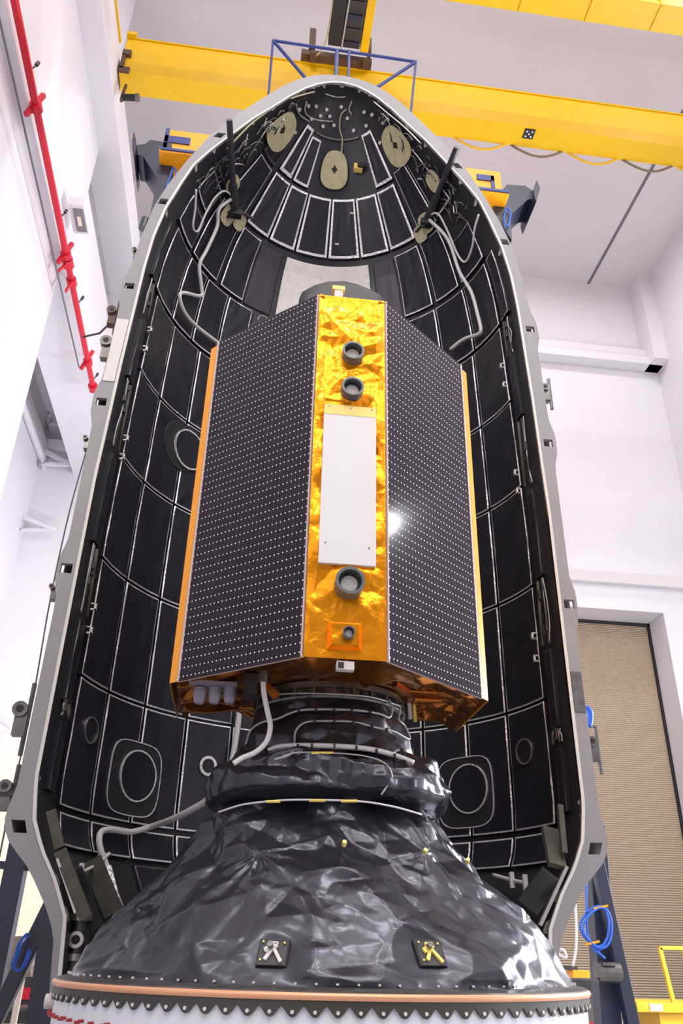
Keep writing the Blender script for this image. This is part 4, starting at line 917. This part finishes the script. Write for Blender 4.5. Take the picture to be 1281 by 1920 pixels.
# ================================================================== LIGHTS
def area(name, loc, size, power, col=(1, 1, 1), target=None, sy=None):
    l = bpy.data.lights.new(name, 'AREA'); l.energy = power; l.color = col; l.size = size
    if sy: l.shape = 'RECTANGLE'; l.size_y = sy
    o = bpy.data.objects.new(name, l); COL.objects.link(o); o.location = loc
    t = Vector(target if target is not None else (loc[0], loc[1], -5)); o.rotation_euler = (t-Vector(loc)).to_track_quat('-Z', 'Y').to_euler(); return o
for x in (-1.5, 4, 9.5):
    for y, p_ in ((-26, 900), (-17, 1000), (-9, 1150), (-1.5, 420)): area('hall_lamp', (x, y, 21.4), 1.5, p_, (1, .97, .96))
area('hall_lamp', (3.5, 8.5, 21.4), 1.4, 500, (1, .96, .97)); area('hall_lamp', (9., 8.5, 21.4), 1.4, 500, (1, .96, .97))
# wall flood on the right whose reflection sits on the right solar panel
def mirror_to(px, py, X):
    A_ = np.array([.2965+XS, -d0, 0]); B_ = np.array([b_w+XS, -d1, 0]); n_ = np.array([(d0-d1)*math.cos(PS)+(b_w-.2965)*math.sin(PS), -(b_w-.2965)*math.cos(PS)+(d0-d1)*math.sin(PS), 0]); n_ /= np.linalg.norm(n_)
    d = ray(px, py); t = ((A_-CAM)@n_)/(d@n_); P = CAM+d*t; v = (CAM-P)/np.linalg.norm(CAM-P); r = 2*(v@n_)*n_-v; k = (X-P[0])/r[0]; return P+r*k
fl = mirror_to(718, 985, 12.45)
area('flood_and_fill_light', tuple(fl), .22, 260, (.93, .95, 1), target=(0, 1.5, 4))
area('flood_and_fill_light', (12.2, 3.5, 4.5), 1.2, 850, (.97, .97, 1), target=(10.5, 14, 9))
area('flood_and_fill_light', (12.3, 1.5, 1.5), .8, 400, (.9, .92, 1), target=(0, 0, .6))
area('flood_and_fill_light', (12.3, 4.6, 4.4), 1.0, 2200, (.92, .94, 1), target=(1, -.5, .6))  # added light aimed at the cone for its right-hand highlights
area('flood_and_fill_light', (12.3, 7.5, 6.), 1.2, 1500, (.92, .94, 1), target=(1.2, -.5, .5))  # added light that widens the silvery area on the cone
area('flood_and_fill_light', (11.5, 2.2, 2.2), .9, 700, (.92, .94, 1), target=(1.2, -.5, .5))  # another added light for the cone's silvery side
area('flood_and_fill_light', (10.5, -5, .6), .6, 260, (.92, .94, 1), target=(0, 0, 1.2))  # added low light for glints on the neck and cone foil
area('flood_and_fill_light', (-4.7, -7, 10.5), 1.0, 260, (1, .96, .92), target=(0, 1, 5))
area('flood_and_fill_light', (-5.3, 8, 3), .8, 260, (.97, .95, 1), target=(-6.6, 12.5, 13))  # added fill that brightens the left wall recess
area('warm_lamp', (-5.2, 9., 1.0), .9, 130, (1, .85, .65), target=(-6, 14, 2))
w = bpy.data.worlds.new('World'); scene.world = w; w.use_nodes = True
w.node_tree.nodes['Background'].inputs[0].default_value = (.9, .92, 1, 1); w.node_tree.nodes['Background'].inputs[1].default_value = .4

cd = bpy.data.cameras.new('Camera'); cam = bpy.data.objects.new('Camera', cd); COL.objects.link(cam)
M3 = Matrix(((Rv[0], Uv[0], -Fv[0]), (Rv[1], Uv[1], -Fv[1]), (Rv[2], Uv[2], -Fv[2])))
cam.matrix_world = Matrix.Translation(Vector(CAM)) @ M3.to_4x4()
cd.sensor_fit = 'VERTICAL'; cd.sensor_height = 36.; cd.lens = FPX/H*36.; cd.clip_start = .05; cd.clip_end = 200
scene.camera = cam
scene.view_settings.view_transform = 'Standard'; scene.view_settings.look = 'None'; scene.view_settings.gamma = 1; scene.view_settings.exposure = -.78
